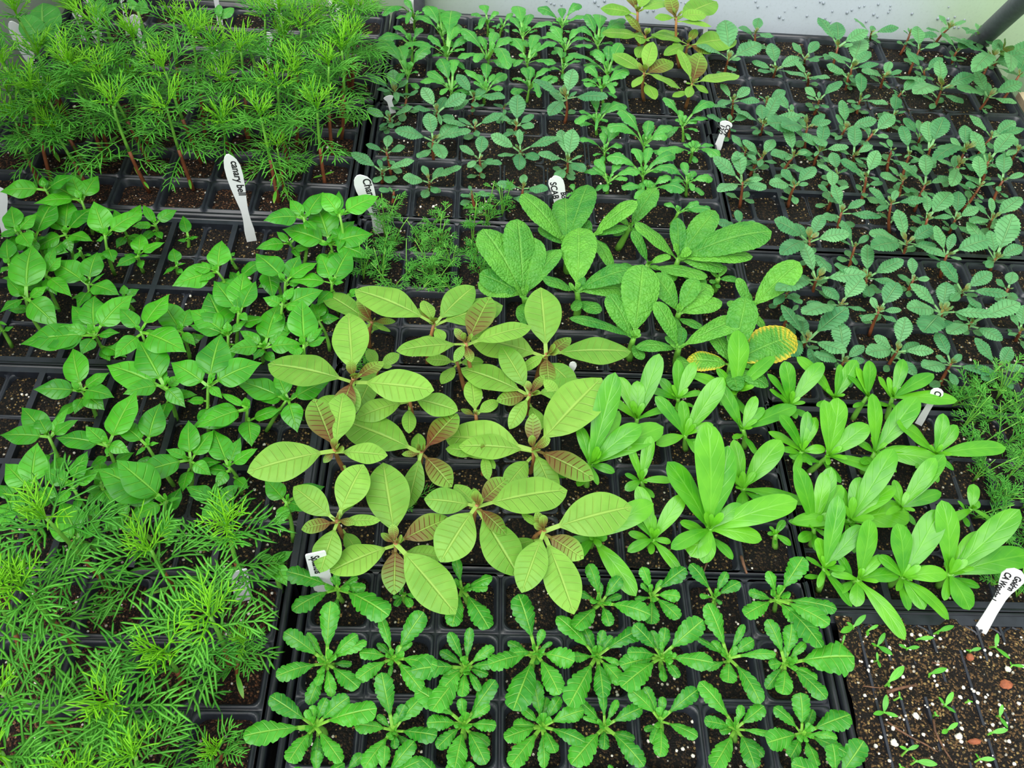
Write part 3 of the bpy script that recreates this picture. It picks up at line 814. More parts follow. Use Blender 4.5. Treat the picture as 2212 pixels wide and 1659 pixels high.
plants('rosette', 's2', '''
118 378 z .35 : 30,90/.5*1.1 155,265/.6*1.1 -15,385*1.1 310,425*1.5 235,590*1.1 5,668*1.0 125,440*1.3 200,330*.7 -120,440
420 398 : 222,200/.4*1.0 452,268/.6*1.1 642,262/.3 545,535*1.2 280,648*1.0 452,605*1.0 290,402 535,440*.7 500,300
440 135 z .35 : 380,-60/.6 540,5/.5*1.1 315,75 688,195*1.1 308,258*1.2 485,250*1.3 430,30/.6
692 95 : 645,-45/.5*1.1 862,-40/.5 835,105*1.2 830,212*1.0 690,240*1.1 640,35/.6*1.2 745,20/.6
742 400 z .4 : 602,240/.5*1.1 948,218/.4*1.1 760,255/.4*1.2 1000,432*1.0 540,552*1.1 828,505*1.1 535,445 745,325/.7*1.1 690,270/.4 570,380
1000 105 : 882,-60/.5 1065,-20/.5 1130,30*1.1 930,100*1.1 1040,140*1.2
1072 405 : 968,135/.5*1.0 1200,318/.4*1.1 1070,530*1.4 918,308*.6 1310,388*.7 1232,635*.9 988,325*1.2 1045,380*1.4 1150,240/.5*.6
150 745 : 105,515/.5*1.0 358,665/.3*1.15 5,738*1.3 50,655/.3*1.2 215,878*1.2 -10,945*1.0 -40,805*1.0 365,828 160,955/-.1*.9 240,600/.3
460 745 : 340,625/.4*1.1 648,652/.3*1.1 525,615/.2*.9 442,545/.6*.7 292,935*1.1 455,862*1.3 655,945*.9 350,700*.6
735 715 : 580,560/.5 655,550/.5 922,562/.4 748,598/.5*1.1 922,798*.95 735,898*1.1 690,830*.8 715,745*1.3
1110 755 z .35 : 928,525/.4*1.05 1250,645/.4*1.2 1028,770*1.3 952,718*.9 1205,955*1.1 995,955*.9 1295,790*.6 1140,640/.5*1.1
520 1010 z .2 : 480,935/.4*1.1 560,960 440,990
''', ROS)
plants('rosette', 's3', '''
85 432 z .35 : -5,215/.5 118,238/.5*1.2 428,400*1.5 245,515*1.2 70,588*1.2 290,610 -10,560/.1 5,445*1.3 95,345/.5*1.2 185,330/.5*.9
172 782 z .35 : 28,650/.4*1.1 160,578/.5*1.3 408,688/.3*1.2 -5,828*1.2 245,945*1.2 392,880*1.0 345,805*1.0 110,900*1.1
42 112 z .35 : 0,-25/.5*1.1 112,85*1.2 342,165*.9 305,242*1.0 150,235*1.2 268,355*.95 -118,195*1.0 175,-95/.6*1.2
335 1020 z .4 : 318,830/.5*1.3 475,818/.4*1.3 115,930 240,1080
180 980 z .2 : 120,895/.4*1.2 230,1010
''', ROS)
RO2 = 'pale sawtooth rosettes'
plants('greyrosette', 'B', '''
1370 155 : 1092,138 1288,-5/.7 1300,208*1.2 1400,90/.5*1.1 1450,180*.8
1612 320 : 1365,150/.5*.9 1465,50/.6 1560,90/.6 1640,190/.4
1650 490 : 1745,205/.7*1.1 1490,305/.6*1.1 1280,385/.3*1.0 1805,425*1.1 1830,320/.4 1520,480/.1 1700,100/.7
2000 205 : 1955,45/.6*1.2 2092,100/.5 1855,128/.4*.7 1930,255*1.4 2060,190
1312 650 z .4 : 1215,410/.7*1.2 1500,420/.6*1.2 1060,360/.4 1405,620*1.2 1220,700*1.2
1350 390 : 1050,350/.3 1150,290/.4 1495,430/.4 1190,225/.5 1290,290 1430,240/.5
2002 505 z .35 : 1775,245/.6*1.2 1940,310/.6*1.1 2211,330/.4*1.1 1740,500/.3*1.0 2180,600*1.1 1890,540*1.3 2080,280/.5
1690 785 z .3 : 1585,505/.6*1.1 1720,515/.6*.8 1415,705/.4 1595,820*1.1 1480,620/.4 1790,730
1985 785 z .3 : 1990,545/.6 2130,775*1.1 2165,640/.4 1810,600/.4 1880,705 2060,640/.6 1910,640/.5
2130 230 z .3 : 2211,110/.4 2080,250 2200,210 2110,150/.5
''', RO2)
plants('greyrosette', 'D', '''
92 315 : 100,155/.7*1.1 350,200/.4*1.0 -10,145/.4 160,120/.6 40,50/.6 220,260 0,260
432 225 : 220,70/.5*1.2 425,70/.6*1.1 600,45/.5*.9 625,135/.4*1.1 350,190 490,205
462 425 z .3 : 345,220/.6 575,245/.5*1.1 240,330/.3*.6 700,400*1.1 300,280/.4 620,330/.3
740 385 : 565,240/.5 755,140/.6*1.1 640,120/.6 965,160/.4*1.1 550,320/.3*1.1 825,235/.5*.8 880,370/.3*1.1 970,215/.4
132 540 z .35 : -10,330/.4*1.2 215,300/.6*1.0 380,365/.5*1.0 382,545/.3*1.1 10,575/.2*1.1 205,440*1.3 230,360/.5
440 595 z .25 : 385,405/.5 515,475/.4*1.3 590,525/.3 480,540*1.2
822 635 z .35 : 480,465/.4*.8 710,440/.6*1.2 830,395/.5 1010,555/.4*1.3 945,375/.4 615,560/.3 700,560/.4 860,560*1.2
772 765 z .35 : 630,580/.5*1.2 1005,600/.4*1.2 825,645/.4*1.2 915,725*1.2 600,690/.2*1.1 880,810*1.1 620,730
150 760 z .25 : 95,580/.5*1.1 165,575/.5*1.1 320,590/.4*1.1 0,680/.3 235,845*1.1 400,680/.4 350,655*1.1
730 1060 z .3 : 580,955/.4*1.2 705,850/.5 850,890/.5*1.1 985,910/.4*1.2 548,1070*1.1 830,1050*1.2 722,1130*.9 650,1000
1142 1260 z .4 : 930,945/.6*1.1 1180,1040/.6*1.2 820,1105/.5*1.0 1345,1185/.4*1.1 1385,1090/.4 1210,1070/.5 930,1110/.3
1472 1090 z .4 b 1475 1245 : 1310,840/.6*1.1 1450,950/.6 1735,880/.5*1.1 1600,1045/.3*1.3 1410,1030/.3*1.1 1690,1020/.3 1330,1190/0
1132 1510 z .4 : 1055,1280/.7*1.1 1185,1270/.7*.9 815,1360/.4*1.1 1440,1480/.3*1.1 1290,1390/.4 1290,1480/.3*1.2 1410,1340/.4
832 1570 z .35 : 620,1480/.4*1.1 715,1380/.5*1.1 925,1405/.5*1.1 1105,1475/.3*1.2 1000,1550*1.1 700,1440/.4 860,1590*1.3
800 1310 z .3 : 572,1200/.4 905,1110/.5*1.1 955,1265/.4*1.2 780,1140/.5 840,1330*1.2
1512 1580 z .3 : 1475,1400/.5 1585,1480/.4*1.2 1735,1545/.2*1.2 1305,1455/.4 1560,1650*1.2 1370,1590/.3
1560 1310 z .25 : 1740,1255/.3*1.0 1790,1360*1.0 1260,1335/.3*.9 1480,1240/.4*1.4 1595,1215/.4*1.3 1520,1330
1170 1660 z .3 : 945,1625/.3*1.1 1155,1550/.4*1.2 1372,1525/.5*1.3 1490,1650*1.1 1060,1720
540 1680 z .3 : 510,1590/.4*1.3 620,1640 470,1700
''', RO2)
plants('greyrosette', 'k2', '''
1290 300 z .3 : 1200,250/.3*1.2 1390,290/.3*1.1 1285,310*1.5 1410,240/.6*1.2 1480,285
''', RO2)
BL = 'blue green scalloped seedlings'
plants('bluegreen', 'B', '''
1530 1205 b 1540 1400 : 1198,1130 1490,975/.6*1.2 1858,1130 1622,1372*1.2/-.1
1565 965 b 1565 1060 : 1435,755/.5*1.1 1815,818*1.1 1355,935 1600,1080*.6
1155 1025 b 1155 1130 : 958,942 1352,918*1.1 1130,950*1.2
1125 1310 z .4 : 948,1248 1150,1168*1.1 1288,1265*1.1
1090 1475 b 1090 1575 : 822,1320 1368,1388 1060,1375*1.0
1498 1565 b 1500 1659 : 1268,1540*1.1 1440,1430/.4*1.1 1775,1438*1.1
1890 1095 b 1910 1185 : 1608,1040 1890,1025*1.2 2122,985*1.1
1930 1375 z .4 : 1758,1258 1960,1175*1.2 1825,1445/-.1*1.3 2118,1422*1.1
1880 835 b 1870 985 : 1738,640/.5*1.1 2150,850*.9 1708,950/-.2
1200 790 b 1215 880 : 945,625 1180,600*1.2 1045,775*1.3 1222,880*1.1 1312,690*1.2
1300 850 z .3 : 1400,780*1.2 1215,800
2140 930 z .3 : 2050,900 2211,870 2150,990
''', BL)
plants('bluegreen', 'D', '''
470 850 b 455 1060 : 185,690d 530,595/.5*1.1 828,840d*.9 320,1000*1.1/-.1 560,790
40 1085 b 25 1215 : 50,815/.5*1.1 190,990*1.1 190,1100 -150,980
72 1300 b 75 1405 : 65,1115/.5*.8 413,1190 -185,1165 60,1470*1.2/-.2
482 1395 b 455 1545 : 530,1115/.5*1.05 225,1330*1.1 625,1485*1.2/-.1 425,1120/.3 610,1340*.8
95 1625 z .3 : 100,1505*1.3 -130,1590 310,1640*1.0
''', BL)
plants('bluegreen', 'c2', '''
785 1025 z .2 : 728,1042*1.2 770,985*1.1 885,1040*1.2
370 1015 z .15 : 290,1010*1.2 400,1005*1.3
''', BL)
BR = 'blue green seedlings by the pipe side'
plants('bluegreen', 'G', '''
605 405 z .5 : 435,150/.3 595,190/.6*1.2 865,262 735,385*1.1
890 290 b 880 355 : 742,158 1130,240 912,225*1.4
1310 425 z .5 : 1290,225/.5*1.2 1198,365 1485,378*1.1
1225 290 z .4 : 1168,262 1460,320 1210,240
1560 245 z .5 : 1478,130 1708,178*1.2 1490,280*.8
1830 290 b 1800 405 : 1795,200 2000,250 1715,292
1630 445 b 1590 560 : 1498,280*1.2 1765,350*1.1 1700,330
320 505 b 320 555 : 212,368 432,358*1.1 438,530
720 590 b 690 735 : 522,455 805,330/.5*1.1 958,552 885,445*1.1
70 595 b 40 690 : 25,372/.5*1.2 268,498*1.1 312,665
345 665 b 340 745 : 238,528 535,675 350,620*.8
1000 665 b 970 785 : 810,620 1055,530/.3 1158,610 1285,690
690 665 b 670 790 : 505,560*1.2 735,650*1.2 600,590
1345 615 b 1340 715 : 1192,440*1.1 1508,500*1.1 1410,580
1500 765 b 1420 955 : 1478,520/.6*1.1 1785,650 1255,812*1.1 1620,760*.7
1905 840 b 1800 975 : 1790,612/.5*1.05 2195,712 1638,770 2145,895 1785,740
1940 500 z .4 : 1765,625*1.1 2000,340/.3 1900,470 1840,430
2015 480 z .4 b 1935 600 : 1985,345*1.2 2090,620*1.1 2130,520
2170 650 z .6 : 1990,540*1.2 2220,490*1.2 2220,640
440 865 b 400 985 : 320,755*1.2 638,700*1.1 440,790*.7 335,840*1.1
800 860 b 770 995 : 802,632/.5*1.1 1035,905*1.1 885,820*.8
1150 805 z .4 : 1262,690*1.2 1075,775 1190,830
1090 990 z .4 : 1110,830d/.5*1.4 990,985 1190,960
200 985 z .4 : 80,820*1.1 320,1005*.8 210,900
340 1095 z .5 : -5,1065 545,1050 120,1100*1.2 490,985
670 1115 b 620 1225 : 640,862/.6*1.05 590,985*.9 940,1035*1.1
740 1340 b 740 1425 : 748,1085/.5*1.15 905,1255*.9 600,1290
905 1155 z .5 : 1090,990*1.2 790,1080 1040,1190*1.2
1220 1335 z .5 : 1150,1085/.5*1.1 1305,1390/-.1 1180,1365
1310 1190 b 1300 1275 : 1300,1035*1.0 1170,1020*1.0 1360,1160
1400 1280 z .5 : 1375,1045/.5*1.15 1520,1010*1.1 1610,1265*1.2 1345,1300
1700 1300 z .5 : 1700,1080/.5*1.15 1575,1190*1.1 1690,1330 1420,1390d*.9
1905 1395 z .5 : 1760,1130*1.0 2105,1150/.3*1.1 1995,1445*.9
1930 1185 z .4 : 1740,995*1.1 2135,1045*1.1 2000,1120 2211,1110
225 1345 z .5 : 160,1100/.4*1.1 25,1340 340,1310 150,1380*1.1
445 1305 b 400 1425 : 490,1070/.5*1.1 290,1155 698,1272*1.0 400,1350*.9
850 1525 z .5 : 950,1300/.5*1.1 625,1385*1.1 795,1555 960,1560*.8
600 1500 z .4 : 555,1315/.4*1.3 425,1430 690,1460
1360 1595 z .5 : 1355,1335/.5*1.1 1130,1390 1570,1530*1.1 1285,1510
1830 1610 z .5 : 1815,1345/.5*1.2 1965,1580 1705,1600
2030 1560 z .5 : 2035,1325/.4*1.2 2211,1500 1985,1500
1645 1440 z .5 : 1710,1455/.3 1450,1370*.9 1580,1610
230 1605 z .5 : 120,1460/.4*1.3 405,1440*1.2 10,1590 350,1590
555 1650 z .5 : 555,1475/.4*1.3 430,1600 700,1610
1165 1560 z .4 : 1275,1430*1.2 1045,1440 970,1520 1110,1600
2160 1300 z .4 : 2110,1180*1.1 2060,1345 2230,1260
1070 1300 z .4 : 1040,1200d*1.3 1080,1340 960,1230*1.1
''', BR)
plants('bluegreen', 'c3', '''
450 330 z .5 : 430,112/.6*1.1 632,245/.2*1.1 270,255 472,285*1.1 520,330
600 185 z .3 : 622,100*1.2 505,158 690,212
475 560 z .5 : 408,468*1.1 568,490*1.2 395,592*1.2 625,572*.9
665 560 z .3 : 770,510*1.2 620,540 700,590
645 700 b 625 765 : 488,618*1.1 725,540*.8 855,650*1.0 630,585*1.2
455 690 b 450 790 : 458,640/.5*1.1 328,650*1.1 565,640
530 1020 b 515 1155 : 498,845/.5*1.1 365,880*1.1 642,1000 390,1075*1.1/-.1 660,1060*1.1
640 880 z .4 : 528,785*1.1 702,780*1.2 620,935*1.2
515 1270 z .3 : 382,1245*1.1 500,1175*1.3 600,1240
545 850 z .4 : 470,755*1.2 600,900 480,900
''', BR)
BQ = 'blue green seedlings behind the calendulas'
plants('bluegreen', 'J', '''
240 435 b 225 498 : 172,252/.5*.9 488,408 270,372*1.0 40,490
490 425 b 478 505 : 492,258/.6*1.1 328,362*1.1 672,335*1.15 632,455*.9
690 250 b 662 325 : 640,85/.5*1.1 500,208*1.0 875,322*.8 822,172*1.1 510,275*.9
888 312 z .5 : 830,165/.5*1.1 920,205*.9 1098,235*1.2 960,335*.8
1130 330 b 1105 385 : 1215,108/.5*1.1 985,148*1.1 1100,190*1.0 1262,268*1.1 1205,322*1.0
205 238 z .5 : 272,112d/.4*1.1 30,138*1.1 405,205*1.1 60,310d*1.0
365 100 z .5 : 325,-40*1.0 562,125*.9 480,40*1.1
720 435 b 690 512 : 712,325*1.0 655,425*1.2 802,430*1.2
965 490 b 955 520 : 858,340*1.0 1110,398*1.1 1195,510*.9 905,540*1.1
862 595 b 848 648 : 705,455*.95 885,445/.4*1.2 1122,608*.8 768,695*1.6/-.2 688,575
550 590 b 505 705 : 645,448/.4*1.25 512,520*1.0 662,585*.9 465,640*.9 635,645*1.0
195 735 b 165 775 : 65,558*1.0 395,572*1.1 392,795*1.0 68,800*1.5/-.1
360 555 z .5 : 468,425/.4*1.25 315,490*.7 170,605*1.0 485,590*.9
640 790 b 595 870 : 682,618/.4*1.2 525,715*1.1 822,790*1.0 485,800*1.0
908 850 z .4 : 832,695/.3*1.0 960,805*1.1 1132,900*1.0 765,870*1.2 830,815*1.1
1140 880 b 1110 915 : 1025,722*1.0 1205,770*1.3 1270,868*1.0 1060,930
1192 478 z .35 : 1215,395*1.5 1130,432*1.2
1010 645 b 990 690 : 890,702*1.1 1250,548*1.0 930,600
1250 690 b 1230 735 : 1200,598*1.2 1270,560*1.2
95 500 z .45 : 85,438*1.5 165,555*1.2 30,560
375 840 z .35 : 475,760*1.1 228,808*1.1 350,640/.3*1.1 480,835*1.1
610 55 b 605 195 : 640,-10/.4 785,35*1.1 540,95*.9 500,-20
790 130 z .5 : 785,15/.4*1.0 905,0/.3*1.1 735,115*1.0 915,122*.9
930 135 b 900 200 : 945,-5/.4*1.2 1045,75*1.1 860,70*.8
1110 135 b 1090 190 : 1025,48*1.1 1105,28*.9 1255,25*1.2 1000,150
430 270 z .4 : 365,140/.4*1.0 500,215*1.0 350,230
110 600 z .3 : 150,560 60,640 180,640
''', BQ)
SPR = 'tiny sprouts in the row tray'
plants('sprout', 's3', '''
545 345 : 580,282 617,392 512,335*1.4
425 250 : 485,193 360,280 390,230*1.3 470,218
500 268 : 547,243 490,298
545 420 : 540,378 555,455
600 525 : 675,448*1.1 597,552*1.3
578 675 : 587,588 522,685 645,698
692 358 : 752,352 648,340
745 312 : 822,305 735,320*1.4
848 272 : 922,248 838,290*1.3
808 482 : 887,458 795,490*1.4
1005 370 : 1057,358 982,368
1130 352 : 1137,285 1200,412
1212 442 : 1275,450 1200,425*1.4
880 642 : 918,575 930,678 845,600
892 762 : 942,728 862,780*1.4
1152 695 : 1162,638 1188,755
1112 775 : 1190,762 1098,785*1.4
692 862 : 748,840 652,845
735 918 : 840,935*1.1 712,895
1050 908 : 1125,908 1028,880
655 600 : 650,572*.8 665,615
835 690 : 825,672*2 848,695*2
372 325 : 380,292 365,345
1002 620 : 990,612*1.6 1015,625*1.6
660 945 : 650,930 690,960
''', SPR)

plants('broadleaf', 'A', '''
390 400 z 1.7 : 370,25/.6 235,300 190,130/.3 470,170
900 120 z 1.1 : 860,-10/.4 1005,20 775,70
1190 100 z 1.0 : 1105,0/.3 1250,0/.3 1300,95
1890 150 z 1.0 : 1725,175 2020,70 1885,40/.3
2140 380 z .8 : 2060,330 2211,300 2170,430
''', 'broad leaved seedlings in the far corner')

for i, p in enumerate(PLANTS):
    build_plant(p, i)

# ------------------------------------------------------------------ feathery plants
def segs_mesh(S, r, tip=.35):
    """S: list of (p0, p1, p2, r) curved needles -> vertices, faces of three-sided tapering blades"""
    A = np.array([s[0] for s in S]); B = np.array([s[1] for s in S]); D = np.array([s[2] for s in S])
    Rr = np.array([s[3] for s in S])*r
    n = len(S)
    tg = D-A; tg /= np.linalg.norm(tg, axis=1)[:, None]+1e-9
    side = np.cross(tg, np.array([0, 0, 1.0])); side /= np.linalg.norm(side, axis=1)[:, None]+1e-6
    up = np.cross(side, tg)
    V = np.zeros((n, 10, 3))
    for k, (Pp, sc_) in enumerate(((A, .8), (B, 1.0), (A*.06+B*.22+D*.72, .9))):
        for q, (a, b) in enumerate(((-1, .25), (1, .25), (0, -.5))):
            V[:, k*3+q] = Pp+side*(a*Rr*sc_)[:, None]+up*(b*Rr*sc_)[:, None]
    V[:, 9] = D
    f = []
    for k in range(2):
        for q in range(3):
            f.append([k*3+q, k*3+(q+1) % 3, (k+1)*3+(q+1) % 3, (k+1)*3+q])
    f += [[6, 7, 9], [7, 8, 9], [8, 6, 9]]
    F4 = [[i*10+x for x in ff] for i in range(n) for ff in f]
    return V.reshape(-1, 3), F4

def feather_leaf(S, o, az, el, L, rr, r=1.0, npair=5, sub=2, droop=.30):
    d0 = np.array([math.cos(az)*math.cos(el), math.sin(az)*math.cos(el), math.sin(el)])
    side = np.array([-math.sin(az), math.cos(az), 0.])
    pt = lambda t: o+d0*L*t+np.array([0, 0, -droop*L*t*t])
    S.append((o, pt(.25), pt(.5), r)); S.append((pt(.45), pt(.72), pt(1.0), r*.85))
    for i in range(npair):
        t = .22+.68*i/npair
        b = pt(t); tg = pt(t+.05)-pt(t); tg /= np.linalg.norm(tg)
        ll = L*(.60*(1-.60*t))*rr.uniform(.7, 1.2)
        for sgn in (-1, 1):
            a = rr.uniform(.55, 1.0)
            dv = tg*math.cos(a)+side*sgn*math.sin(a)+np.array([0, 0, rr.uniform(-.1, .3)])
            e = b+dv*ll+tg*ll*rr.uniform(0, .25)+np.array([0, 0, -.10*ll]); m = b+dv*ll*.55+np.array([0, 0, .05*ll])
            S.append((b, m, e, r*.8))
            for j in range(sub if t < .7 else 1):
                bb = b+(e-b)*(.35+.28*j); a2 = rr.uniform(.45, .8)*(1 if j % 2 else -1)
                c, s_ = math.cos(a2), math.sin(a2)
                dd = np.array([dv[0]*c-dv[1]*s_, dv[0]*s_+dv[1]*c, dv[2]+rr.uniform(-.1, .25)])
                l2 = ll*rr.uniform(.35, .5)
                S.append((bb, bb+dd*l2*.5+np.array([0, 0, .03*l2]), bb+dd*l2, r*.75))

FE = []
def feathery(blk, text, zdef, size, group, name='feathery_seedling'):
    ox, oy, s = BLK[blk]
    for line in text.strip().split('\n'):
        q = line.split(); hx, hy = float(q[0])/s+ox, float(q[1])/s+oy
        z, sz, base = zdef, size, None
        i = 2
        while i < len(q):
            if q[i] == 'z': z = float(q[i+1]); i += 2
            elif q[i] == 's': sz = float(q[i+1]); i += 2
            elif q[i] == 'b': base = at(float(q[i+1])/s+ox, float(q[i+2])/s+oy, SOILZ); i += 3
        rr = random.Random(int(hx*31+hy*7))
        H = at(hx, hy, z)
        if base is None:
            c = nearest_cell(H); dv = c-H[:2]; dl = np.linalg.norm(dv)
            if dl > .45: dv = dv*.45/dl
            base = np.array([H[0]+dv[0], H[1]+dv[1], SOILZ])
        else:
            H = above(hx, hy, base, z*.75, z*1.25)
        FE.append(dict(H=H, base=base, group=group, sp=name, size=sz))
        root = empty(name, base); FE[-1]['obj'] = root
        L = H[2]-base[2]
        mid = (base+H)/2+np.array([rr.uniform(-.15, .15), rr.uniform(-.15, .15), 0])*min(L, 1.5)*.5
        sp_ = lambda t: ((1-t)**2)*base+2*t*(1-t)*mid+t*t*H
        mb = MB(); ts = np.linspace(0, .5, 6); mb.tube([sp_(t) for t in ts], np.linspace(.045, .036, 6)*min(1, sz), 6)
        st = mb.build('stem', M['stembrown'], root, base); st['label'] = 'brown lower stem'
        mb = MB(); ts = np.linspace(.5, .98, 6); mb.tube([sp_(t) for t in ts], np.linspace(.036, .024, 6)*min(1, sz), 6)
        mb.build('upper_stem', M['stemgreen'], root, base)
        S = []; a0 = rr.uniform(0, 3.14)
        nodes = [(.42, .75, -.05), (.64, 1.05, .20), (.82, 1.05, .45), (.93, .9, .75)] if L > 1.2 else [(.45, .8, .2), (.75, 1.0, .45), (.92, .8, .7)]
        for n_, (t, k, el) in enumerate(nodes):
            for sgn in (0, 1):
                feather_leaf(S, sp_(t), a0+n_*math.pi/2+sgn*math.pi+rr.uniform(-.35, .35), el+rr.uniform(-.15, .15), sz*k*rr.uniform(.8, 1.15), rr, 1.0, 5, 1)
        V, Fc = segs_mesh(S, (.0185 if H[1] < 5 else .0155)*min(1.1, max(.7, sz)))
        o = mesh_obj('foliage', V, Fc, M['feather'], root, base); o.color = (rr.uniform(.1, .8), 0, 0, 1)
        S = []
        for n_ in range(8):
            feather_leaf(S, sp_(.97)+np.array([0, 0, .02*n_]), rr.uniform(0, 6.28), rr.uniform(.5, 1.4), sz*rr.uniform(.4, .65), rr, .9, 3, 0, .05)
        V, Fc = segs_mesh(S, .0145*min(1.1, max(.7, sz)))
        o = mesh_obj('growing_tip', V, Fc, M['feathertip'], root, base); o.color = (.8, 0, 0, 1)
        # two strap shaped seed leaves low on the stem
        if rr.random() < .7:
            a = rr.uniform(0, 6.28)
            for sgn in (0, 1):
                B = sp_(.14); T = B+np.array([math.cos(a+sgn*3.1), math.sin(a+sgn*3.1), rr.uniform(-.3, .4)])*rr.uniform(.25, .4)
                T[2] = max(T[2], SOILZ+.04)
                V, uv, m = leaf_verts(B, T, 'sprout', .10, rr, False)
                o = mesh_obj('seed_leaf', V, leaf_faces(m), M['sprout'], root, base, uv); o.color = (.6, 0, .3, 1)

feathery('A', '''
420 860 z 2.1 b 770 1500
970 900 z 2.3 b 1290 1659
1440 930 z 2.0 b 1670 1640
1930 1060 z 2.1 b 2010 1330
1930 720 z 2.4 b 2000 1130
1660 290 z 2.4
1150 330 z 2.5
590 560 z 2.3
330 470 z 2.2
130 110 z 2.8
30 560 z 2.6
840 230 z 2.4
1420 600 z 2.3 b 1740 1410
640 640 z 2.3 b 960 1360
2080 430 z 2.2
70 800 z 2.2 b 300 1260
130 1030 z 1.5
1130 700 z 2.2 b 1300 1300
1500 180 z 2.0
470 1130 z 1.3
640 100 z 1.9
860 620 z 2.2
1840 420 z 2.2
280 760 z 2.2
''', 2.2, 1.15, 'tall feathery seedlings')
feathery('B', '''
190 730 z 2.3 b 290 1440
630 560 z 2.4 b 665 1370
240 400 z 2.2 b 300 780
530 930 z 2.2 b 600 1610
180 1270 z 1.5 b 240 1659 s .8
830 50 z 2.4
740 420 z 2.2 b 740 1200
400 230 z 2.2
480 160 z 2.1
900 110 z 1.9
80 130 z 2.2
200 90 z 2.5
640 90 z 2.0
330 620 z 2.1
40 1000 z 1.8
820 330 z 2.0
''', 2.2, 1.1, 'tall feathery seedlings')
feathery('k4', '''
240 290 z 2.2 b 610 700
820 470 z 2.2 b 960 700
1240 340 z 2.3 b 1330 680
120 670 z 2.3 b 420 1010
1140 830 z 2.0 b 1250 1120
900 1030 z 1.9 b 990 1200
600 1300 z 2.2 b 730 1460
-10 1240 z 2.3 b 430 1520
-40 700 z 2.0 b 150 1130
740 1590 z 1.6 s .9
1180 1560 z .9 s .6 b 1200 1620
1330 990 z .8 s .6
0 1560 z 2.0
400 1720 z 1.6
''', 2.2, 1.05, 'front feathery seedlings')

def chamomile(blk, text, group):
    ox, oy, s = BLK[blk]
    for line in text.strip().split('\n'):
        q = [float(x) for x in line.split()]
        base = at(q[0]/s+ox, q[1]/s+oy, SOILZ); h = q[2]; sp = q[3] if len(q) > 3 else .5
        rr = random.Random(int(q[0]*13+q[1]))
        root = empty('chamomile_seedling', base)
        FE.append(dict(H=base+np.array([0, 0, h]), base=base, group=group, sp='chamomile_seedling', obj=root, size=h))
        S = []; mb = MB()
        for k in range(rr.choice([3, 3, 4])):
            a = rr.uniform(0, 6.28); ln = rr.uniform(.1, 1.0)*sp; hh = h*rr.uniform(.6, 1.05)
            top = base+np.array([math.cos(a)*ln, math.sin(a)*ln, hh]); mid = base+np.array([math.cos(a)*ln*.3, math.sin(a)*ln*.3, hh*.6])
            sp_ = lambda t: ((1-t)**2)*base+2*t*(1-t)*mid+t*t*top
            mb.tube([sp_(t) for t in np.linspace(0, 1, 6)], np.linspace(.014, .008, 6), 4)
            nl = max(3, int(hh*5.5))
            for j in range(nl):
                t = .2+.8*j/nl
                feather_leaf(S, sp_(t), rr.uniform(0, 6.28), rr.uniform(0, .9), rr.uniform(.26, .44)*(1.1-.3*t), rr, .8, 3, 1, .1)
        mb.build('stem', M['stemgreen'], root, base)
        V, Fc = segs_mesh(S, .0125)
        o = mesh_obj('foliage', V, Fc, M['chamomile'], root, base); o.color = (rr.uniform(.2, .9), 0, 0, 1)
chamomile('I', '''
1120 420 1.5 .35
1170 520 .8
1090 620 .8
1090 800 .9
930 760 .9 .4
1430 480 .7
1580 560 .9
1500 700 .8
1560 800 .7 .6
1300 740 .7 .6
1690 660 .8 .6
1870 460 1.3 .4
1890 620 .8
1940 740 .8
1990 300 1.0 .4
1420 870 .6 .6
1530 300 .6 .6
1180 880 .7
1700 880 .6
''', 'fine leaved chamomile seedlings')
chamomile('p', '''
900 1090 .5
790 800 .6
1085 470 .9 .4
''', 'fine leaved chamomile seedlings')
chamomile('p', '''
2052 880 .9 .6
2095 860 1.0 .6
2150 865 1.0 .6
2075 930 1.0 .6
2125 915 1.0 .7
2190 900 .9 .6
2085 985 1.0 .6
2150 975 1.1 .7
2205 960 1.0 .7
2100 1040 1.0 .6
2170 1040 1.1 .7
2135 1090 1.0 .7
2200 1100 1.1 .7
2100 1120 .9 .6
2160 1150 1.0 .7
2210 1180 1.0 .7
2130 1200 .9 .6
2180 1230 .9 .6
2195 1290 .7 .5
2140 1265 .7 .5
''', 'fine leaved chamomile seedlings beside the calendulas')

# ------------------------------------------------------------------ plant labels
ORD = ['first', 'second', 'third', 'fourth', 'fifth', 'sixth', 'seventh', 'eighth', 'ninth', 'tenth', 'eleventh', 'twelfth', 'thirteenth', 'fourteenth', 'fifteenth', 'sixteenth', 'seventeenth', 'eighteenth']
TP = ['far left corner tray', 'tray behind the canary bell label', 'rear pepper tray', 'front pepper tray', 'front feathery tray', 'front rosette tray', 'amaranth tray',
      'chamomile and borage tray', 'tray behind the borage labels', 'back wall tray', 'sprout tray', 'dense calendula tray', 'tray behind the dense calendulas', 'dated label tray', 'corner pipe tray']
DESC = {'pepper_seedling': ('bright green pointed-leaf pepper seedling', 'pepper seedling'), 'amaranth_seedling': ('lime-green purple-hearted amaranth seedling', 'amaranth seedling'),
        'borage_seedling': ('rough puckered borage seedling', 'borage seedling'), 'calendula_seedling': ('smooth long-leaved calendula seedling', 'calendula seedling'),
        'sawtooth_rosette': ('glossy sawtooth-leaved rosette', 'seedling'), 'scalloped_seedling': ('blue-green scalloped-leaf seedling', 'seedling'),
        'broad_leaved_seedling': ('soft broad-leaved seedling', 'seedling'), 'tiny_sprout': ('tiny two-leaved green sprout', 'sprout'), 'feathery_seedling': ('feathery thread-leaved seedling', 'seedling'), 'chamomile_seedling': ('fine ferny chamomile seedling', 'chamomile')}
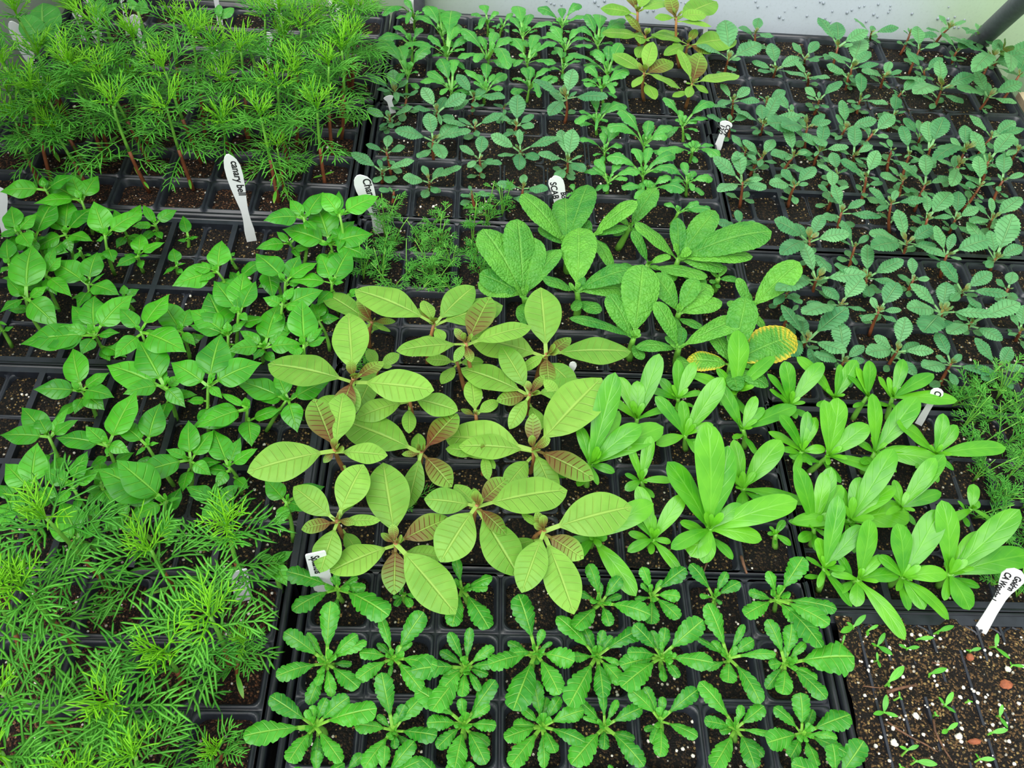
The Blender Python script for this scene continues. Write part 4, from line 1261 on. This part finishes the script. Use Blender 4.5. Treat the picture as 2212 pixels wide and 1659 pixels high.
def tray_of(b):
    best = min(range(len(TRAYS)), key=lambda i: max(TRAYS[i][0]-b[0], b[0]-TRAYS[i][2], 0)+max(TRAYS[i][1]-b[1], b[1]-TRAYS[i][3], 0))
    return best
rows = {}
for p in PLANTS+FE:
    n = NAMES.get(p['sp'], p['sp'])
    t = tray_of(p['base']); r = min(3, max(0, int((p['base'][1]-TRAYS[t][1])/R)))
    rows.setdefault((n, t, r), []).append(p)
ROWN = ['front row', 'second row', 'third row', 'back row']
for (n, t, r), ps in rows.items():
    ps.sort(key=lambda p: p['base'][0])
    for i, p in enumerate(ps):
        d, c = DESC[n]
        if p['sp'] == 'greyrosette': d = 'pale sawtooth-leaved rosette'
        if p['sp'] == 'amaranth' and p['base'][1] > 10*R: d = 'yellow-green amaranth seedling'
        if len(ps) == 1: l = '%s, lone one in %s, %s' % (d, ROWN[r], TP[t])
        else: l = '%s, %s from left, %s, %s' % (d, ORD[i], ROWN[r], TP[t])
        if any('y' in f[2] for f in p.get('leaves', [])): l = 'rough borage seedling with two yellow-edged leaves, nearest the calendulas'
        tag(p['obj'], l, c, p['group'])

# ------------------------------------------------------------------ plastic name labels
def plant_label(b, t, wid, lines, label, shape='knife', size=.13, start=.93, flip=False, group='white plant labels'):
    base = at(b[0], b[1], 0.0)
    top = above(t[0], t[1], base, .2, 3.2)
    a = top-base; L = np.linalg.norm(a); a /= L
    nv = CAM-(base+top)/2; nv = nv-a*(nv@a); nv /= np.linalg.norm(nv)
    nv = nv*.9+np.array([0, -.25, .1]); nv = nv-a*(nv@a); nv /= np.linalg.norm(nv)
    u = np.cross(a, nv)
    if shape == 'knife':
        K = [(0, -.62, .58), (.06, -.60, .60), (.20, -.42, .46), (.32, -.40, .44), (.45, -.62, .56), (.60, -.86, .74), (.75, -1.0, .84), (.86, -1.0, .80), (.93, -.88, .55), (.97, -.70, .22), (1.0, -.42, -.12)]
    elif shape == 'spatula':
        K = [(0, -.55, .62), (.3, -.5, .5), (.55, -.5, .5), (.66, -.6, .6), (.78, -.85, .85), (.88, -1, 1), (.95, -.8, .8), (1.0, -.3, .3)]
    else:
        K = [(0, -1, 1), (.5, -1, 1), (.96, -1, 1), (.985, -.96, .96), (1, -.85, .85)]
    h = wid/2; n = len(K); th = .012
    sub = base-a*.25
    pts = []
    for sgn in (1, -1):
        c = nv*th*sgn
        pts += [sub+u*K[0][1]*h+c, sub+u*K[0][2]*h+c]
        for v, l, r in K: pts += [base+a*L*v+u*l*h+c, base+a*L*v+u*r*h+c]
    m = 2*(n+1)
    Fc = []
    for i in range(n):
        Fc.append([2*i, 2*i+1, 2*i+3, 2*i+2]); Fc.append([m+2*i, m+2*i+2, m+2*i+3, m+2*i+1])
        Fc.append([2*i, 2*i+2, m+2*i+2, m+2*i]); Fc.append([2*i+1, m+2*i+1, m+2*i+3, 2*i+3])
    Fc.append([m-2, m-1, 2*m-1, 2*m-2]); Fc.append([0, m, m+1, 1])
    root = tag(empty('plant_label', base), label, 'plant label', group)
    o = mesh_obj('label_blade', np.array(pts), Fc, M['label'], root, base, smooth=False)
    for k, (txt, off, st) in enumerate(lines):
        cu = bpy.data.curves.new('writing', 'FONT'); cu.body = txt; cu.size = size*U; cu.shear = .15; cu.extrude = .0001; cu.offset = .00022
        to = bpy.data.objects.new('writing', cu)
        me = None
        C.objects.link(to)
        bpy.context.view_layer.update()
        me = bpy.data.meshes.new_from_object(to.evaluated_get(bpy.context.evaluated_depsgraph_get()))
        bpy.data.objects.remove(to); bpy.data.curves.remove(cu)
        me.materials.clear(); me.materials.append(M['ink'])
        w_ = bpy.data.objects.new('writing', me); C.objects.link(w_); w_.parent = root
        pos = (base+a*L*st+u*off*h+nv*(th+.004)-base)*U
        Rm = Matrix((tuple(-a), tuple(u), tuple(nv))).transposed()
        w_.matrix_local = Matrix.Translation(pos) @ Rm.to_4x4()
plant_label((541, 507), (497, 333), .34, [('canary bell', -.15, .93)], 'white plastic knife label reading canary bell, between the two left trays', size=.20)
plant_label((819, 494), (780, 377), .40, [('Chamomile', -.05, .93)], 'white knife-shaped label lettered Chamo, beside fine ferny seedlings', size=.22)
plant_label((1207, 470), (1191, 385), .17, [('SCAB', -.55, .92)], 'narrow white label with heavy vertical lettering behind the borage', 'spatula', size=.19)
plant_label((1222, 470), (1202, 379), .30, [('Bor', .05, .62)], 'pointed white label lettered Bor behind the borage leaves', size=.16)
plant_label((1552, 313), (1571, 262), .30, [('12/2', -.75, .85), ('CO9', .1, .9)], 'small tilted white label dated 12/2 in the tray gap', 'spatula', size=.15)
plant_label((2120, 1357), (2198, 1231), .32, [('Golden', .12, .93), ('CA Wonder 1', -.72, .93)], 'white label reading Golden CA Wonder 1, stuck at the sprout tray edge', 'spatula', size=.125)
plant_label((699, 1268), (681, 1194), .30, [('Spilanths', -.5, .95)], 'square-topped white label half under an amaranth leaf, before the rosettes', 'tag', size=.17)
plant_label((525, 1285), (514, 1232), .26, [('Co', -.3, .8)], 'white label almost hidden in the front feathery plants', 'tag', size=.2)
plant_label((1990, 905), (2029, 840), .22, [('C 5', -.3, .95)], 'tilted white label between the calendulas and the chamomile', 'spatula', size=.16)
plant_label((1229, 832), (1239, 782), .14, [], 'small blank white label tip among amaranth leaves', 'spatula')
plant_label((98, 196), (28, 45), .34, [('bell', -.1, .5)], 'long white label leaning beside the left wall, lettered bell', 'knife', size=.26)
far = [((182, 80), (165, 22), '20'), ((132, 112), (116, 56), ''), ((211, 52), (186, -22), '70'), ((276, 62), (264, -20), 'Mopo'), ((312, 112), (288, 32), ''), ((222, 112), (207, 66), 'AAM'),
       ((471, 158), (464, 108), '10'), ((577, 128), (580, 70), ''), ((608, 52), (590, -28), ''), ((722, 57), (708, -36), ''), ((732, 54), (727, -30), ''), ((890, 40), (887, -28), ''), ((1523, 82), (1527, 13), ''), ((846, 234), (838, 207), ''), ((474, 42), (462, -30), '')]
FL = ['white label marked 20 near the left wall', 'short curved white label beside the label marked 20', 'white label marked 70 at the top edge', 'white label with Mopo written down it', 'narrow white label just beyond the Mopo label',
      'white label crowded with letters amid feathery leaves', 'white label marked 10 standing low among feathery stems', 'blank white label in the middle of the far left tray', 'white label at the back edge of the far left tray',
      'first of two white labels at the far left tray corner', 'second of two white labels at the far left tray corner', 'thin white label by the dark post', 'white label at the back wall beside the amaranths', 'small white stub label under pale rosettes', 'white label against the wall behind feathery tops']
for (b, t, s), l in zip(far, FL):
    plant_label(b, t, .24, [(s, -.3, .85)] if s else [], l, 'spatula', size=.22)
plant_label((12, 485), (-6, 402), .34, [], 'white label cut by the frame beside the rear peppers')

# ------------------------------------------------------------------ twigs and chips
def twig(blk, pts, r, label, z=.02, mat='twig', name='twig'):
    ox, oy, s = BLK[blk]
    P = [at(x/s+ox, y/s+oy, z+(.02 if i % 2 else 0)) for i, (x, y) in enumerate(pts)]
    mb = MB(); mb.tube(P, np.linspace(r, r*.55, len(P)), 7)
    tag(mb.build(name, M[mat], None, P[0]), label, name.replace('_', ' '), 'twigs on the soil')
twig('s3', [(588, 575), (640, 560), (690, 548), (738, 540)], .03, 'thick reddish twig lying across the sprout tray')
twig('s3', [(590, 722), (650, 765), (710, 800), (780, 835), (840, 872)], .018, 'long curved brown twig below the thick reddish one')
twig('s3', [(820, 712), (828, 770), (850, 815), (880, 870), (915, 920)], .02, 'bent brown twig in the sprout tray dividers')
twig('s3', [(812, 428), (840, 434), (880, 436)], .016, 'short twig against a divider near a white grain')
twig('s3', [(470, 545), (530, 553), (590, 556)], .012, 'hair-thin twig touching the thick reddish twig')
twig('k6', [(730, 125), (742, 165), (752, 195), (760, 215)], .03, 'brown twig on the tray edge behind the rosettes', .04)
twig('k6', [(555, 148), (545, 175), (535, 205)], .02, 'thin brown twig on the soil under the largest calendula', .0)
def chip(x, y, a, b, label):
    c = at(x/2.295+1659, y/2.295+1244, .03); mb = MB(); r = random.Random(int(x))
    V = []
    for z in (-.03, .02, .04):
        for k in range(8):
            th = k*math.pi/4; q = r.uniform(.75, 1.1)*(1 if z < .03 else .75)
            V.append(c+np.array([a*q*math.cos(th), b*q*math.sin(th), z]))
    mb.add(V, [[i*8+k, i*8+(k+1) % 8, (i+1)*8+(k+1) % 8, (i+1)*8+k] for i in range(2) for k in range(8)]+[list(range(16, 24))])
    tag(mb.build('bark_chip', M['bark'], None, c), label, 'bark chip', 'bark chips on the soil')
chip(1002, 402, .06, .06, 'square rust-coloured bark chip below a tiny sprout')
chip(1025, 820, .11, .05, 'oblong rust-coloured bark chip crossing a divider')
chip(1180, 540, .10, .09, 'dull brown bark flake near the frame edge')
